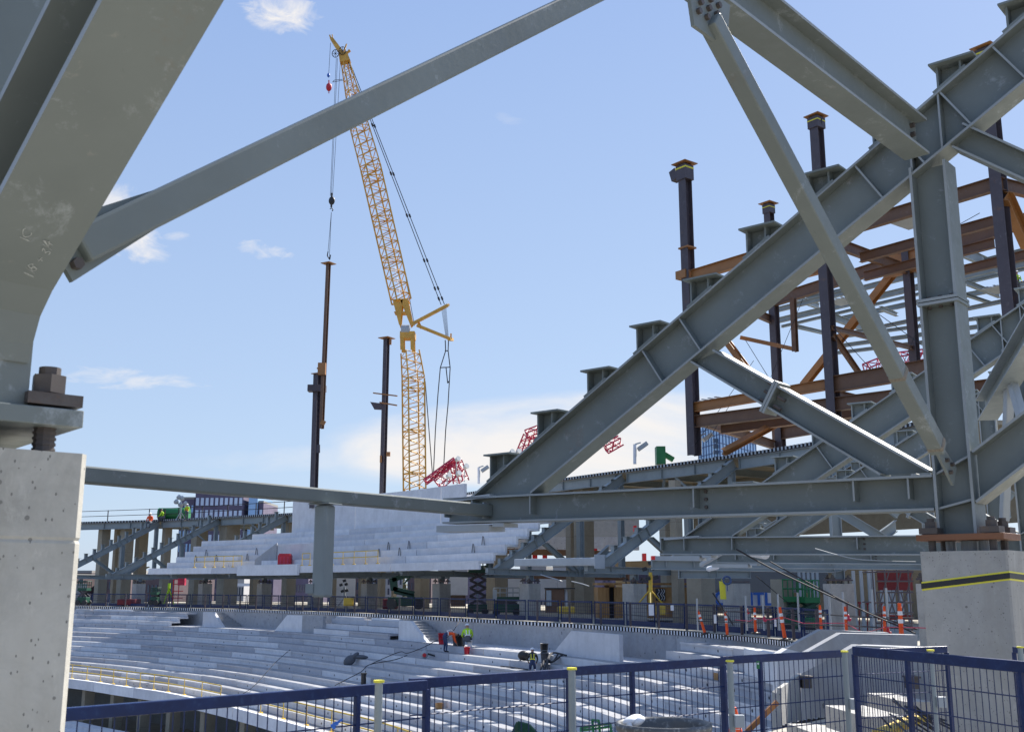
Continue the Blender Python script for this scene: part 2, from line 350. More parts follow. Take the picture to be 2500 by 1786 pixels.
def uof(px, off, z, lo=0.0, hi=16.0):    # ring parameter whose point lies in picture column px (px falls as u grows past 4)
    best = min((abs(pxof(ring(lo+(hi-lo)*k/1500, off, z))[0]-px), lo+(hi-lo)*k/1500) for k in range(1501)); return best[1]
def nz(u): 
    return cr([(z,) for z in RZ], max(0, u))[0]
class Fr:     # truss frame: s outward, z above pier top
    def __init__(f, i, P=None, N_=None):
        N_ = N_ or RN[i]; f.P = V((*(P or RP[i]), 0)); f.N = V((*N_, 0)); f.S = V((-N_[1], N_[0], 0)); f.z = RZ[i]+E
    def __call__(f, s, z, o=0): return f.P+f.N*s+f.S*o+UP*(f.z+z)
def plate(mb, L, a, b, w, t=.02):  # plate across the web from a to b (s,z), width w
    mb.em = True; mb.bar(L(*a), L(*b), w, t, up=(L(b[0], b[1])-L(a[0], a[1])).cross(L.S)); mb.em = False
def gird(mb, L, t0, t1, b0, b1, w, tf=.026, tw=.016):
    mb.pr([L(*t0), L(*t1), L(*b1), L(*b0)], L.S*tw)
    for a, b in ((t0, t1), (b0, b1)):
        d = (L(*b)-L(*a)); mb.em = True; mb.bar(L(*a), L(*b), w, tf, up=L.S.cross(d)); mb.em = False
def hexbolt(mb, c, r, h, ax=UP):
    ax = V(ax).normalized(); mb.tube(V(c), V(c)+ax*h, r, 6)
BS = list(zip((-6.22,-5.37,-4.53,-3.75,-2.95,-2.17,-1.36,-.58,.15,.89,1.7,2.5), (1.42,1.92,2.38,2.85,3.30,3.77,4.24,4.66,5.08,5.50,6.02,6.5)))
def truss(i, label, lod=2, s_out=1.9, chord=True, mat='steel', group='raker trusses standing on the concrete piers', brk=(0, 10), far=False, odg=True):
    LP = Fr(i); L = LP if i else Fr(0, (-1.966, 3.632), (.7201, -.6939))
    if far: L = Fr(i, (RP[i][0]+RN[i][0]*3.9, RP[i][1]+RN[i][1]*3.9))
    R = emp('raker_truss', L(0, .1), label, 'truss', group); m = M[mat]
    def P(name, mb, mt=m, b=0, lab=None): return put(name, mb, mt, R, lab, bev=b)
    bw = .30
    if chord:
        a = MB(); a.ib(L(-7.05, .70), L(-.17, .585), .36, bw, .026, .016)
        for s in (-5.45, -2.95, -1.0, -.42, -6.5, -7.03):
            plate(a, L, (s, .53+.012*(-s-.2)), (s, .745+.0158*(-s-.2)), bw-.03)
        ch = P('bottom_chord', a)
        if lod > 1:
            for z in (.55, .64, .73): a = MB(); hexbolt(a, L(-2.85, z+.02, .03), .022, .06, -L.S); put('bolt', a, M['bolt'], ch)
            a = MB(); a.bar(L(-7.15, .45), L(-6.15, .435), .34, .09); a.bar(L(-6.1, .47), L(-5.9, .465), .30, .05); a.bar(L(-6.95, .84), L(-6.15, .87), .30, .045); P('seat_plate', a, M['galv'])
    e = s_out; k = (.6 if i < 11 else .535) if far else .584
    rt = lambda s: .86+k*(s+6.5); rb = lambda s: .86+(k-.002)*(s+5.43)
    a = MB(); gird(a, L, (-6.5, .87), (e, rt(e)), (-5.43, .87), (e+.27, rb(e+.27)), bw)
    for s in (-3.62, -3.07, -.75, -.28, .22, .78):      # stiffeners square to the flanges
        plate(a, L, (s, rt(s)), (s+.30, rb(s+.30)-.012), bw-.03, .02)
    if lod > 1: plate(a, L, (-.13, rt(-.13)), (-.13, rb(-.13)), bw-.03, .02); plate(a, L, (.2, rt(.2)), (.2, rb(.2)), bw-.03, .02)
    P('raker', a)
    a = MB(); gird(a, L, (-2.62, 2.40), (-.20, .80), (-2.95, 2.32), (-.70, .80), bw*.9, .024, .013)
    if lod > 1:
        plate(a, L, (-1.83, 1.93), (-2.03, 1.60), bw, .03); plate(a, L, (-1.80, 1.91), (-2.0, 1.58), bw, .03)
    dg_ = P('diagonal', a)
    if i == 1:
        for t_ in (.15, .42, .7):
            for s_, z_ in ((-1.86, 1.95), (-1.70, 1.86)):
                q_ = L(s_-.2*t_, z_-.33*t_, -.10); ax_ = L(1, -.66)-L(0, 0); a = MB(); hexbolt(a, q_-ax_.normalized()*.05, .022, .10, ax_); put('bolt', a, M['bolt'], dg_)
    a = MB(); cx, chh = (.035, .38) if i else (.10, .44)
    a.ib(L(cx, (.43 if far else .17) if i else .15), L(cx, rb(.035)-.02), chh, bw+.02, .028, .016, up=L.N)
    if lod > 1: plate(a, L, (-.17, 2.55), (.24, 2.55), bw+.06, .03); plate(a, L, (-.17, 2.51), (.24, 2.51), bw+.06, .03)
    plate(a, L, (-.15, .42), (.21, .50), bw-.04, .022); plate(a, L, (-.15, .76), (.21, .93), bw-.04, .022)
    cl_ = P('column', a)
    if i == 1:
        for s_ in (-.08, .035, .15): a = MB(); a.tube(L(s_, 2.47, -.08), L(s_, 2.60, -.08), .024, 6); put('bolt', a, M['bolt'], cl_)
    ss = 3.6 if i == 0 else 2.35
    if i == 0:
        a = MB(); sb = lambda s: .474+.653*(s-.38); dz0 = .358
        gird(a, L, (.318, sb(.318)+dz0+.02), (ss, sb(ss)+dz0), (.47, sb(.47)), (ss, sb(ss)), .292, .026, .016)
        c_ = [(.47, sb(.47)), (.385, .455), (.34, .36), (.318, .30)]
        a.pr([L(.20, sb(.318)+dz0)]+[L(*q) for q in c_]+[L(.20, .30)], L.S*.016)
        for q0, q1 in zip(c_, c_[1:]): plate(a, L, q0, q1, .292, .024)
    if i == 0: pass
    else:
      a = MB(); gird(a, L, (.24, .96), (ss, .96+.667*(ss-.24)), (.235, .47), (ss, .47+.70*(ss-.235)), bw, .026, .016)
    
    P('outer_strut', a)
    if far:
        a = MB(); a.ib(L(e-.15, .4), L(e-.15, rb(e-.15)), .34, .3, up=L.N); P('rear_column', a)
        a = MB(); a.ib(L(-.1, .585), L(e-.3, .55), .36, .3); P('rear_chord', a)
        a = MB(); a.ib(LP(0, .17), LP(0, .45), .36, .3, up=LP.N); P('post', a)
    if i != 0 and odg:
        a = MB(); gird(a, L, (.42, 4.37), (2.55, 2.62), (.30, 4.15), (2.40, 2.45), bw*.85, .022, .012); P('outer_diagonal', a)
    # tread brackets
    for q in range(*brk):
        s, z = BS[q]
        if s > e-.2: break
        a = MB(); w = .34
        a.bar(L(s, z), L(s+.46, z), .42, .022)
        a.pr([L(s+.07, z), L(s+.30, z), L(s+.30, rt(s+.30)), L(s+.07, rt(s+.07))], L.S*.02)
        for ds in (.06, .30): a.bar(L(s+ds, z-.012), L(s+ds, rt(s+ds)), .022, .26, up=L.S)
        if lod > 1:
            a.bar(L(s+.01, rt(s+.01)+.03), L(s+.36, rt(s+.36)+.03), .30, .035, up=L.S.cross(L.N))
            a.pr([L(s+.30, z), L(s+.44, z), L(s+.44, rt(s+.44)), L(s+.30, rt(s+.30))], L.S*.02)
        P('tread_bracket', a, M['steel2'] if i > 1 else m)
    # base plate and anchors
    a = MB(); h = .43
    a.bar(LP(-h if i != 1 else -.33, .135 if i else .120), LP(h if i != 1 else .50, .135 if i else .120), .86 if i != 1 else .54, .06); P('base_plate', a, M['steel'] if i == 0 else (M['rustp'] if i == 1 else M['dark']), .004)
    AO = .30 if i else .335
    for ds in ((-AO, AO) if i != 1 else (-.21, .37)):
        for do in ((-AO, AO) if i != 1 else (-.17, .17)):
            a = MB(); a.tube(LP(ds, 0, do), LP(ds, .105, do), .035, 10)
            if lod > 1:
                for j in range(5): a.tube(LP(ds, .012+j*.019, do), LP(ds, .02+j*.019, do), .039, 10)
            a.bar(LP(ds-.09, (.20 if i else .18), do), LP(ds+.09, (.20 if i else .18), do), .18, .06 if i else .04)
            hexbolt(a, LP(ds, .23 if i else .209, do), .058, .062); a.tube(LP(ds, .29 if i else .27, do), LP(ds, .325 if i else .30, do), .036, 12)
            P('anchor_bolt', a, M['bolt'])
    a = MB()
    for ds, r in ((-.12, .05), (.06, .08), (.2, .05)): a.tube(LP(ds, 0, .1), LP(ds, .105, .1), r, 12)
    P('shim_stack', a, M['galv'] if i else M['rustp'])
    return L, R
def pier(i, label, w=.9, zb=-2.0, mat='pier', cat='pier', rect=None):
    L = Fr(i); h = w/2; c = .022
    oct_ = [(h-c, h), (h, h-c), (h, -h+c), (h-c, -h), (-h+c, -h), (-h, -h+c), (-h, h-c), (-h+c, h)]
    a = MB(); z0 = zb-L.z+E
    cuts = [z0, -.30, -.29, -.28, 0]
    vs = []; fs = []
    for j, z in enumerate(cuts):
        q = 1.0 if j != 2 else .992
        vs += [(L(x*q, z, y*q) if not rect else L(rect[0]+(x/h*.5+.5)*(rect[1]-rect[0]), z, rect[2]*y/h)) for x, y in oct_]
    for j in range(len(cuts)-1):
        for k in range(8): fs.append((j*8+k, j*8+(k+1) % 8, (j+1)*8+(k+1) % 8, (j+1)*8+k))
    fs.append(tuple(range(8))); fs.append(tuple(range((len(cuts)-1)*8, len(cuts)*8)))
    a.add(vs, fs)
    base = L(0, z0)
    o = put('concrete_pier', a, M[mat], None, label, cat, 'concrete piers carrying the trusses', origin=base)
    return L, o
NAMES = {0: 'grey steel truss on the huge left pier, its flange filling the top left corner',
 1: 'big grey raker truss in the right foreground, standing on the taped pier',
 2: 'grey raker truss directly behind the big right foreground truss, second from the front',
 3: 'third grey raker truss back, seen through gaps of the two nearer ones',
 4: 'grey raker truss fourth from the front, behind the crowd of beams on the right',
 5: 'grey raker truss whose bottom chord ends above the yellow strap by the plywood site hut',
 7: 'bare grey raker truss whose tip sits left of the yellow floodlight mast',
 8: 'bare grey raker truss closing the right end of the pale precast upper tier',
 9: 'grey truss under the precast tier on the pier by the tall open scissor lift', 10: 'grey truss under the precast tier on the pier left of the green boom lift', 11: 'grey truss under the precast tier beside the hanging box post',
 12: 'far grey raker truss just left of the precast upper tier', 13: 'distant grey raker truss second to the left of the precast tier',
 14: 'distant grey raker truss seen below the two workers on the far deck', 15: 'farthest grey raker truss, partly hidden by the huge left pier'}
PN = {0: 'huge pale concrete pier filling the bottom left corner with chalk-white bug-holed face',
 1: 'big concrete pier at the right with a black and yellow tape band round it', 2: 'concrete pier at the right edge just behind the taped pier',
 3: 'concrete pier hidden close behind the taped pier', 4: 'concrete pier showing as a narrow strip left of the taped pier', 5: 'pale concrete pier right of the green scissor lifts',
 6: 'pale concrete pier with the yellow strap hanging on it', 7: 'concrete pier standing in front of the plywood site hut', 8: 'concrete pier left of the brown job box',
 9: 'concrete pier left of the tall open scissor lift', 10: 'concrete pier between the floodlight mast and the green boom lift', 11: 'concrete pier just left of the hanging steel post',
 12: 'distant concrete pier below the red bin on the upper tier', 13: 'distant concrete pier right of the red compressor mast', 14: 'distant concrete pier below the left end of the precast tier', 15: 'farthest concrete pier, left of the green lift'}
L0, T0 = truss(0, NAMES[0])
L1, T1 = truss(1, NAMES[1], s_out=2.2, brk=(0, 10))
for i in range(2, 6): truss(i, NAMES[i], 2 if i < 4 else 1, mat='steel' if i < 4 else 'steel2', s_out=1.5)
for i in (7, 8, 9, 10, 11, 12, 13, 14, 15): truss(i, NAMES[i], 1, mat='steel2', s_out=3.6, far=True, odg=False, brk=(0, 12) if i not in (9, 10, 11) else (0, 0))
pier(0, PN[0], mat='pier0')
_, p1 = pier(1, PN[1], zb=-2.0, rect=(-.30, .52, .28))
for i in range(2, 16): pier(i, PN[i])
LB = Fr(6); R = emp('transfer_box', at(1656, 1402, 48), 'short grey steel box beam lying on top of the pier with the yellow strap', 'beam')
a = MB(); a.ib(at(1656, 1401.5, 48.2), at(1832, 1401.5, 48.2), .34, .3)
for px in (1657, 1662, 1732, 1750, 1830): a.bar(at(px, 1394, 48.2), at(px, 1409, 48.2), .016, .27, up=(0, 1, 0))
put('box_beam', a, M['steel2'], R)
a = MB(); a.bar(LB(-.43, .08), LB(.43, .08), .86, .05); put('base_plate', a, M['dark'], R)
# tape on the near right pier
a = MB(); hh = .463
def tapeline(z0, z1, e, mt):
    a = MB()
    cs = [(.52+e, -.28-e), (.52+e, .28+e), (-.30-e, .28+e), (-.30-e, -.28-e)]; dz = [.05, 0, -.10, -.05]
    zz = {0: -.235, 1: -.255, 2: -.38, 3: -.335}
    for k in range(4):
        (s0, o0), (s1, o1) = cs[k], cs[(k+1) % 4]; b0, b1 = zz[k], zz[(k+1) % 4]
        vs = [L1(s0, b0+z0, o0), L1(s1, b1+z0, o1), L1(s1, b1+z1, o1), L1(s0, b0+z1, o0)]
        a.pr(vs, (V(vs[1])-V(vs[0])).cross(UP).normalized()*.002)
    return put('tape_band' if e < .0025 else 'tape_stripe', a, mt, p1)
tapeline(-.042, .042, .002, M['ytape']); tapeline(-.026, .026, .006, M['black'])
# ---------------- bracing between the near trusses ----------------
def hss(name, p0, p1, w, label, cat='brace', mat='steel', up=UP, h=None, group=None, extra=None):
    R = emp(name, p0, label, cat, group)
    a = MB(); a.bar(p0, p1, w, h or w, up); put('tube', a, M[mat], R, bev=w*.12)
    return R
tip0, tip1 = L0(-6.4, .67), L1(-6.3, .675)
R = hss('tie_tube', tip0, tip1, .17, 'long level grey tube from the left pier to the tip of the foreground truss', group='steel tie tubes')
d = (tip1-tip0).normalized(); sd_ = d.cross(UP)
a = MB(); a.bar(tip1-d*.12, tip1+d*.10, .02, .22); a.pr([tip1+d*.03+UP*.11, tip1+d*.16+UP*.11, tip1+d*.16-UP*.11, tip1+d*.03-UP*.11], sd_*.21); put('end_plate', a, M['galv'], R)
for z in (.055, -.055):
    a = MB(); hexbolt(a, tip1+d*.10+UP*z+sd_*.10, .027, .04, sd_); put('bolt', a, M['bolt'], R)
q = tip0+(tip1-tip0)*.695
# vertical post under the tube
R = emp('hanging_post', q-UP*1.2, 'thick grey box post hanging from the level tube before the precast tier', 'post')
pb = at(785, 1457, q.y).z
a = MB(); pc = 0; pt = V((q.x, q.y, q.z-.085)); b0 = V((q.x, q.y, pb))
a.bar(pt-UP*.02, b0, .18, .19, up=V((.45, .9, 0))); put('box_tube', a, M['steel2'], R, bev=.028)
a = MB(); a.bar(pt-UP*.012, pt, .30, .26, up=V((.45, .9, 0))); put('cap_plate', a, M['steel2'], R)
a = MB(); a.bx(b0+V((-.14, -.02, .10)), (.045, 0, 0), (0, .05, 0), (0, 0, .055)); put('side_bracket', a, M['steel2'], R)
# chevron + top girder in the bay between truss 0 and 1, repeated for the next bays with their own lengths
def bay(i, j, lab, chev=True):
    A, B = Fr(i), Fr(j); n0, n1 = A(.05, 4.23), B(.02, 4.23); d = (n1-n0).normalized()
    R = emp('cross_girder', n1, lab[0], 'beam', 'cross girders joining truss heads')
    h = .40
    a = MB(); a.ib(n0+d*.2, n1-d*.35, h, .26, .028, .016); put('girder', a, M['steel'], R)
    s_ = d.cross(UP)
    for z in (-.1, 0, .1): a = MB(); hexbolt(a, n1-d*.49+UP*z-s_*.04, .026, .09, s_); put('bolt', a, M['bolt'], R)
    mid = (n0+n1)/2-UP*(h/2+.12)
    if i == 0: mid = at(1728, 8, 7.25)
    a = MB(); a.pr([mid-d*.30+UP*.11, mid+d*.30+UP*.11, mid+d*.22-UP*.28, mid-d*.22-UP*.28], s_*.03); put('gusset_plate', a, M['steel'], R)
    for k in range(3):
        for q_ in (-.11, .0, .11): a = MB(); hexbolt(a, mid+d*(q_-.03*k)-UP*(-.02+.085*k)-s_*(.045), .024, .09, s_); put('gusset_bolt', a, M['bolt'], R)
    if chev:
        for q_, F_, lb in ((-1, A, lab[1]), (1, B, lab[2])):
            if lb is None: continue
            f0 = F_(-.05, .82, .0)+ (d*.22 if q_ < 0 else -d*.22); top = mid+d*.12*q_-UP*.16
            if i == 0 and q_ < 0: f0 = at(150, 622, 3.66); top = at(1640, -109, 7.0)
            if i == 0 and q_ > 0: f0 = at(2318, 1146, 10.36); top = at(1732, 50, 7.25)
            R2 = emp('brace_tube', f0, lb, 'brace', 'slanting brace tubes between trusses')
            a = MB(); dd = (top-f0).normalized(); a.bar(f0+dd*(.06 if (i == 0 and q_ < 0) else .30), top, *((.12, .13) if (i == 0 and q_ < 0) else (.138, .152)), up=UP); put('tube', a, M['steel'], R2, bev=.012)
            a = MB(); nn = dd.cross(UP).normalized(); uu = nn.cross(dd); g_ = .12 if q_ > 0 else .02
            a.pr([f0+dd*.62+uu*.05, f0+dd*.62-uu*.05, f0-dd*g_-uu*.10, f0-dd*g_+uu*.12], nn*.026)
            put('end_gusset', a, M['steel'], R2)
            for c_, e_ in ((.02, .05), (.02, -.05), (.14, .0)):
                a = MB(); hexbolt(a, f0+dd*c_+uu*e_-nn*.045, .022, .09, nn); put('bolt', a, M['bolt'], R2)
bay(0, 1, ('grey I-girder crossing the top right down to the head of the foreground truss', 'long grey tube rising from the left edge across the crane to the top', 'slender grey tube falling from the top gusset to the foreground truss foot'))
R = emp('cross_girder', at(2410, 1005, 19.2), 'pale underside of a girder descending from the right edge behind the column', 'beam', 'cross girders joining truss heads')
a = MB(); a.ib(at(2570, 735, 14.5), at(2408, 1000, 19.2), .40, .34, .028, .016); put('girder', a, M['steel2'], R)
for (x0, y0, Y0, x1, y1, Y1, lb) in ((2464, 940, 17.5, 2452, 1270, 18.5, 'pale vertical tube behind the right foreground column'), (2466, 915, 17.4, 2512, 1080, 16.6, 'galvanised tube slanting off the right edge behind the column')):
    p, q = at(x0, y0, Y0), at(x1, y1, Y1); R2 = emp('brace_tube', q, lb, 'brace', 'slanting brace tubes between trusses'); a = MB(); a.bar(p, q, .13, .15, up=(0, 1, 0)); put('tube', a, M['galv'], R2, bev=.02)
    for k in range(3): a = MB(); hexbolt(a, p-UP*(.05+.09*k)-V((0, .12, 0)), .022, .08, V((0, 1, 0))); put('bolt', a, M['bolt'], R2)
# rusty paint-pen marks on the near tubes
for c in [o for o in COL.objects if o.name.startswith('brace_tube')]:
    tb = [k for k in c.children if k.name.startswith('tube')][0]
    for lab_, sp in (('slender grey tube falling', ((2176, 922), (2278, 1088))),):
        if c['label'].startswith(lab_):
            for px, py in sp:
                A0, A1, w_ = (at(150, 622, 3.66), at(1640, -109, 7.0), .134) if 'rising' in lab_ else (at(2318, 1146, 10.36), at(1732, 50, 7.25), .156)
                t = min(range(1000), key=lambda j: hypot(pxof(A0.lerp(A1, j/1000))[0]-px, pxof(A0.lerp(A1, j/1000))[1]-py))/1000; m_ = A0.lerp(A1, t); d_ = (A1-A0).normalized()
                a = MB(); a.bar(m_-d_*.035, m_+d_*.035, w_, w_); put('rust_mark', a, M['orangetape'], c, bev=.02)
# ---------------- setting: ground, concourse deck ----------------
NB = {4: ((14.2, 33.6), (.97, .24)), 3: (( 16.2, 26), (.97, .24)), 2: ((17.8, 18.5), (.97, .24)), 1: ((19.2, 11), (.97, .24)), 0: ((20.6, 4), (.97, .24))}
BP = [NB[i][0] if i < 5 else RP[i] for i in range(17)]; BN = [NB[i][1] if i < 5 else ((.965, .26) if i == 5 else RN[i]) for i in range(17)]
def bowl(u, off, z):
    p = cr(BP, u); n = cr(BN, u); l = hypot(*n); return V((p[0]+n[0]/l*off, p[1]+n[1]/l*off, z+E))
def ringstrip(mb, u0, u1, prof, n=None, zf=None, closed=True, caps=True, du=.12, rf=None):
    rf = rf or ring
    """sweep a (offset, z) profile along the ring"""
    n = n or max(1, int(round((u1-u0)/du))); m = len(prof); vs = []; fs = []
    for k in range(n+1):
        u = u0+(u1-u0)*k/n; dz = nz(u) if zf else 0
        vs += [rf(u, o, z+dz) for o, z in prof]
    mm = m if closed else m-1
    for k in range(n):
        for j in range(mm): fs.append((k*m+j, k*m+(j+1) % m, (k+1)*m+(j+1) % m, (k+1)*m+j))
    if closed and caps: fs.append(tuple(range(m))); fs.append(tuple(range(n*m, n*m+m)))
    mb.add(vs, fs)
def groundm():
    m, nt, b, co = newmat('ground', 0.95)
    c = ramp(nt, noise(nt, co, 0.02, 8, 0.7), [(0.35, (0.09, 0.085, 0.07)), (0.65, (0.17, 0.16, 0.13))])
    c = mix(nt, ramp(nt, noise(nt, co, 0.3, 8, 0.7), [(0.45, (0, 0, 0)), (0.65, (.6, .6, .6))]), c, (0.06, 0.06, 0.055)); nt.links.new(c, b.inputs['Base Color']); return m
M['ground'] = groundm()
a = MB(); a.add([(-2500, -600, -10.5), (2500, -600, -10.5), (2500, 3500, -10.5), (-2500, 3500, -10.5)], [(0, 1, 2, 3)])
put('ground', a, M['ground'], kind='structure', origin=(0, 0, -10.5))
ZD = -2.0
def slabm():
    m, nt, b, co = newmat('deck_concrete', 0.9)
    c = ramp(nt, noise(nt, co, 0.4, 8, 0.7), [(0.35, (0.32, 0.295, 0.24)), (0.65, (0.44, 0.41, 0.34))])
    c = mix(nt, ramp(nt, noise(nt, co, 2.2, 8, 0.75), [(0.5, (0, 0, 0)), (0.66, (.8, .8, .8))]), c, (0.11, 0.105, 0.1)); nt.links.new(c, b.inputs['Base Color']); return m
M['deck'] = slabm()
def dko(u): t = max(0, min(1, (u-1.3)/.5))*max(0, min(1, (4.6-u)/.5)); return 1.8*t*t*(3-2*t)
rdk = lambda u, o, z: ring(u, o+(dko(u) if o < 0 else 0), z)
a = MB(); ringstrip(a, -2.0, 16, [(-2.6, ZD), (26, ZD), (26, ZD-.25), (-2.6, ZD-.25)], zf=1, rf=rdk)
put('concourse_deck', a, M['deck'], kind='structure', origin=(0, 0, 0))
# ribbed metal closure along the deck edge
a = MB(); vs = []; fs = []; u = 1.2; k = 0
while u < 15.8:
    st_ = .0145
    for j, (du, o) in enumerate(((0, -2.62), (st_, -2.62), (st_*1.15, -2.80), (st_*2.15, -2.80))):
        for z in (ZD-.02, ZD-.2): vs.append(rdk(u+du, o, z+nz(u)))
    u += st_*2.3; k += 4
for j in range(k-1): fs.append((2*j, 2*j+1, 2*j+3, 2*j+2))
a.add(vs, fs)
a.m = [0 if q % 4 == 2 else 1 for q in range(len(a.f))]  # ribs white, recess faces coloured dark as painted shade
tag(put('deck_edge_trim', a, [M['white'], M['recess_shade']], origin=(0, 0, 0)), 'ribbed white metal strip along the whole far edge of the concourse deck', 'trim')
# ---------------- lower seating bowl: every precast row unit is a thing ----------------
RT, RR = .81, .325; Z0 = -3.38; O0 = -5.4
def rowunit(u0, u1, o, z, t=RT, r=RR, mat='pre', nm='riser_unit', lab=None, grp=None):
    a = MB(); g = .007
    nn = max(2, int((u1-u0)/.2)); lip = .035 if random.random() < .45 else 0
    if lip: ringstrip(a, u0+g*.5, u1-g*.5, [(o-lip, z), (o-lip, z-.085), (o, z-.085), (o, z-r), (o+.12, z-r), (o+.12, z-.13), (o+t-.015, z-.13), (o+t-.015, z)], n=nn, rf=bowl)
    else: ringstrip(a, u0+g*.5, u1-g*.5, [(o, z), (o, z-r), (o+.12, z-r), (o+.12, z-.13), (o+t-.015, z-.13), (o+t-.015, z)], n=nn, rf=bowl)
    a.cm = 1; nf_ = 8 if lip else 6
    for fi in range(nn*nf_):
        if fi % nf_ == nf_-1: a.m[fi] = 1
    if random.random() < .6:
        a.cm = 2
        for t_ in (.27, .73):
            q = bowl(u0+(u1-u0)*t_, o, z-r*.55); n_ = V((bowl(u0, o-1, 0)-bowl(u0, o, 0))); a.tube(q-n_*.02, q+n_*.004, .055, 8)
    return put(nm, a, [M[mat], M['tread'], M['recess_shade']], None, lab, 'seating riser', grp, origin=bowl((u0+u1)/2, o, z-r))
BL = 'long pale precast concrete step unit of the lower seating bowl'
cuts0 = [2.1+.62*k for k in range(24)]
for i in range(12):
    sh = (i*0.23) % .62
    cu_ = [1.6]+[c+sh for c in cuts0 if c+sh < 15.6]+[16]
    for u0, u1 in zip(cu_, cu_[1:]):
        if u1-u0 < .1: continue
        rowunit(u0, u1, O0-RT*i, Z0-RR*i, lab=BL, grp='precast step units of the lower bowl')
# front fascia beam
of = O0-RT*11; zf_ = Z0-RR*11
k = 0
for u0 in [1.7+.9*j for j in range(16)]:
    a = MB(); ringstrip(a, u0+.003, u0+.897, [(of-.02, zf_+.10), (of-.02, zf_-.55), (of-.3, zf_-.55), (of-.3, zf_+.10)], n=4, rf=bowl)
    put('fascia_beam', a, M['pref'], None, 'flat pale concrete fascia beam along the front edge of the lower bowl', 'beam', 'fascia beams at the front of the bowl', origin=ring(u0+.45, of, zf_-.5))
# aisle, back wall
a = MB(); ringstrip(a, 1.7, 16, [(-2.72, Z0), (O0+RT-.01, Z0), (O0+RT-.01, Z0-.25), (-2.72, Z0-.25)], rf=bowl)
put('bowl_walkway', a, M['pre'], kind='structure', origin=(0, 0, 0))
Uw = lambda px, off=-2.7, z=ZD-.2: uof(px, off, z, 3, 16)
def wallseg(px0, px1, off, z0, z1, mat, lab, th=.2, nm='wall', cat='wall', grp=None, topcut=None):
    u0, u1 = sorted((Uw(px0, off), Uw(px1, off))); a = MB()
    n = max(1, int((u1-u0)/.15))
    ringstrip(a, u0+.002, u1-.002, [(off, z1), (off, z0), (off+th, z0), (off+th, z1)], n=n)
    return put(nm, a, M[mat], None, lab, cat, grp, origin=ring((u0+u1)/2, off, z0))
def trap(pxb0, pxb1, pxt0, pxt1, off, z0, z1, mat, lab, th=.22):
    U = [Uw(p, off) for p in (pxb0, pxb1, pxt1, pxt0)]; P = [ring(U[0], off, z0), ring(U[1], off, z0), ring(U[2], off, z1), ring(U[3], off, z1)]
    a = MB(); a.pr(P, ringn(U[0])*th)
    return put('parapet', a, M[mat], None, lab, 'parapet', None, origin=P[0])
WT = ZD-.22
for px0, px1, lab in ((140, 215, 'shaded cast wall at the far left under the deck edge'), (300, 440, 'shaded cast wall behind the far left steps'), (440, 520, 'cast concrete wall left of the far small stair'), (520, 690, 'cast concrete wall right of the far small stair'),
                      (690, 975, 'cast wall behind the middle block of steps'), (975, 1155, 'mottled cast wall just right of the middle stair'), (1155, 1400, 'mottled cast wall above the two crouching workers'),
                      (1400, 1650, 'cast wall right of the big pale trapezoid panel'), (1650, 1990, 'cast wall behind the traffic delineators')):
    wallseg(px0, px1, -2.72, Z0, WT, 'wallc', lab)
def upsteps(px0, px1, n, lab, grp):      # short block of rows between walkway and deck
    u0, u1 = sorted((Uw(px0, -4.4), Uw(px1, -4.4)))
    for j in range(n):
        m_ = int((u1-u0)/.7)+1
        for q in range(m_):
            rowunit(u0+(u1-u0)*q/m_, u0+(u1-u0)*(q+1)/m_, O0+RT*(j+1)-.85+.86*(0), Z0+RR*(j+1), lab=lab, grp=grp) if False else rowunit(u0+(u1-u0)*q/m_, u0+(u1-u0)*(q+1)/m_, O0+.25+RT*j*.84, Z0+.34*(j+1), t=.85, r=.335, lab=lab, grp=grp)
upsteps(120, 440, 3, 'precast step unit in the short block above the walkway at the far left', 'far left upper steps')
upsteps(790, 975, 3, 'precast step unit in the short block left of the middle stair', 'middle upper steps')
upsteps(1625, 1930, 3, 'precast step unit in the short block below the traffic delineators', 'right upper steps')
trap(500, 549, 500, 524, -4.2, Z0, WT, 'pref', 'small white parapet with sloping right end beside the far stair')
trap(675, 742, 705, 742, -4.6, Z0, WT, 'pref', 'white parapet with sloping left end, left of the hanging post foot')
trap(742, 792, 742, 792, -4.6, Z0, WT, 'wallc', 'grey square parapet panel right behind the foot of the hanging post')
trap(977, 1046, 977, 1005, -4.6, Z0, WT, 'pref', 'white parapet with sloping right end beside the middle stair')
trap(1352, 1516, 1399, 1516, -4.6, Z0, WT, 'pref', 'big pale trapezoid parapet panel with sloping left end')
wallseg(820, 890, -3.6, Z0+1.0, WT, 'pref', 'flat white panel above the middle steps, left one')
wallseg(906, 976, -3.6, Z0+1.0, WT, 'pref', 'flat white panel above the middle steps, right one')
wallseg(185, 222, -3.6, Z0+1.0, WT, 'pref', 'small white panel below the deck edge beside the left pier')
wallseg(228, 320, -3.6, Z0+1.0, WT, 'pref', 'long white panel below the deck edge at the far left')
wallseg(1815, 1918, -4.9, Z0+.25, WT+.05, 'pref', 'white box parapet at the left end of the near ramps', th=.3)
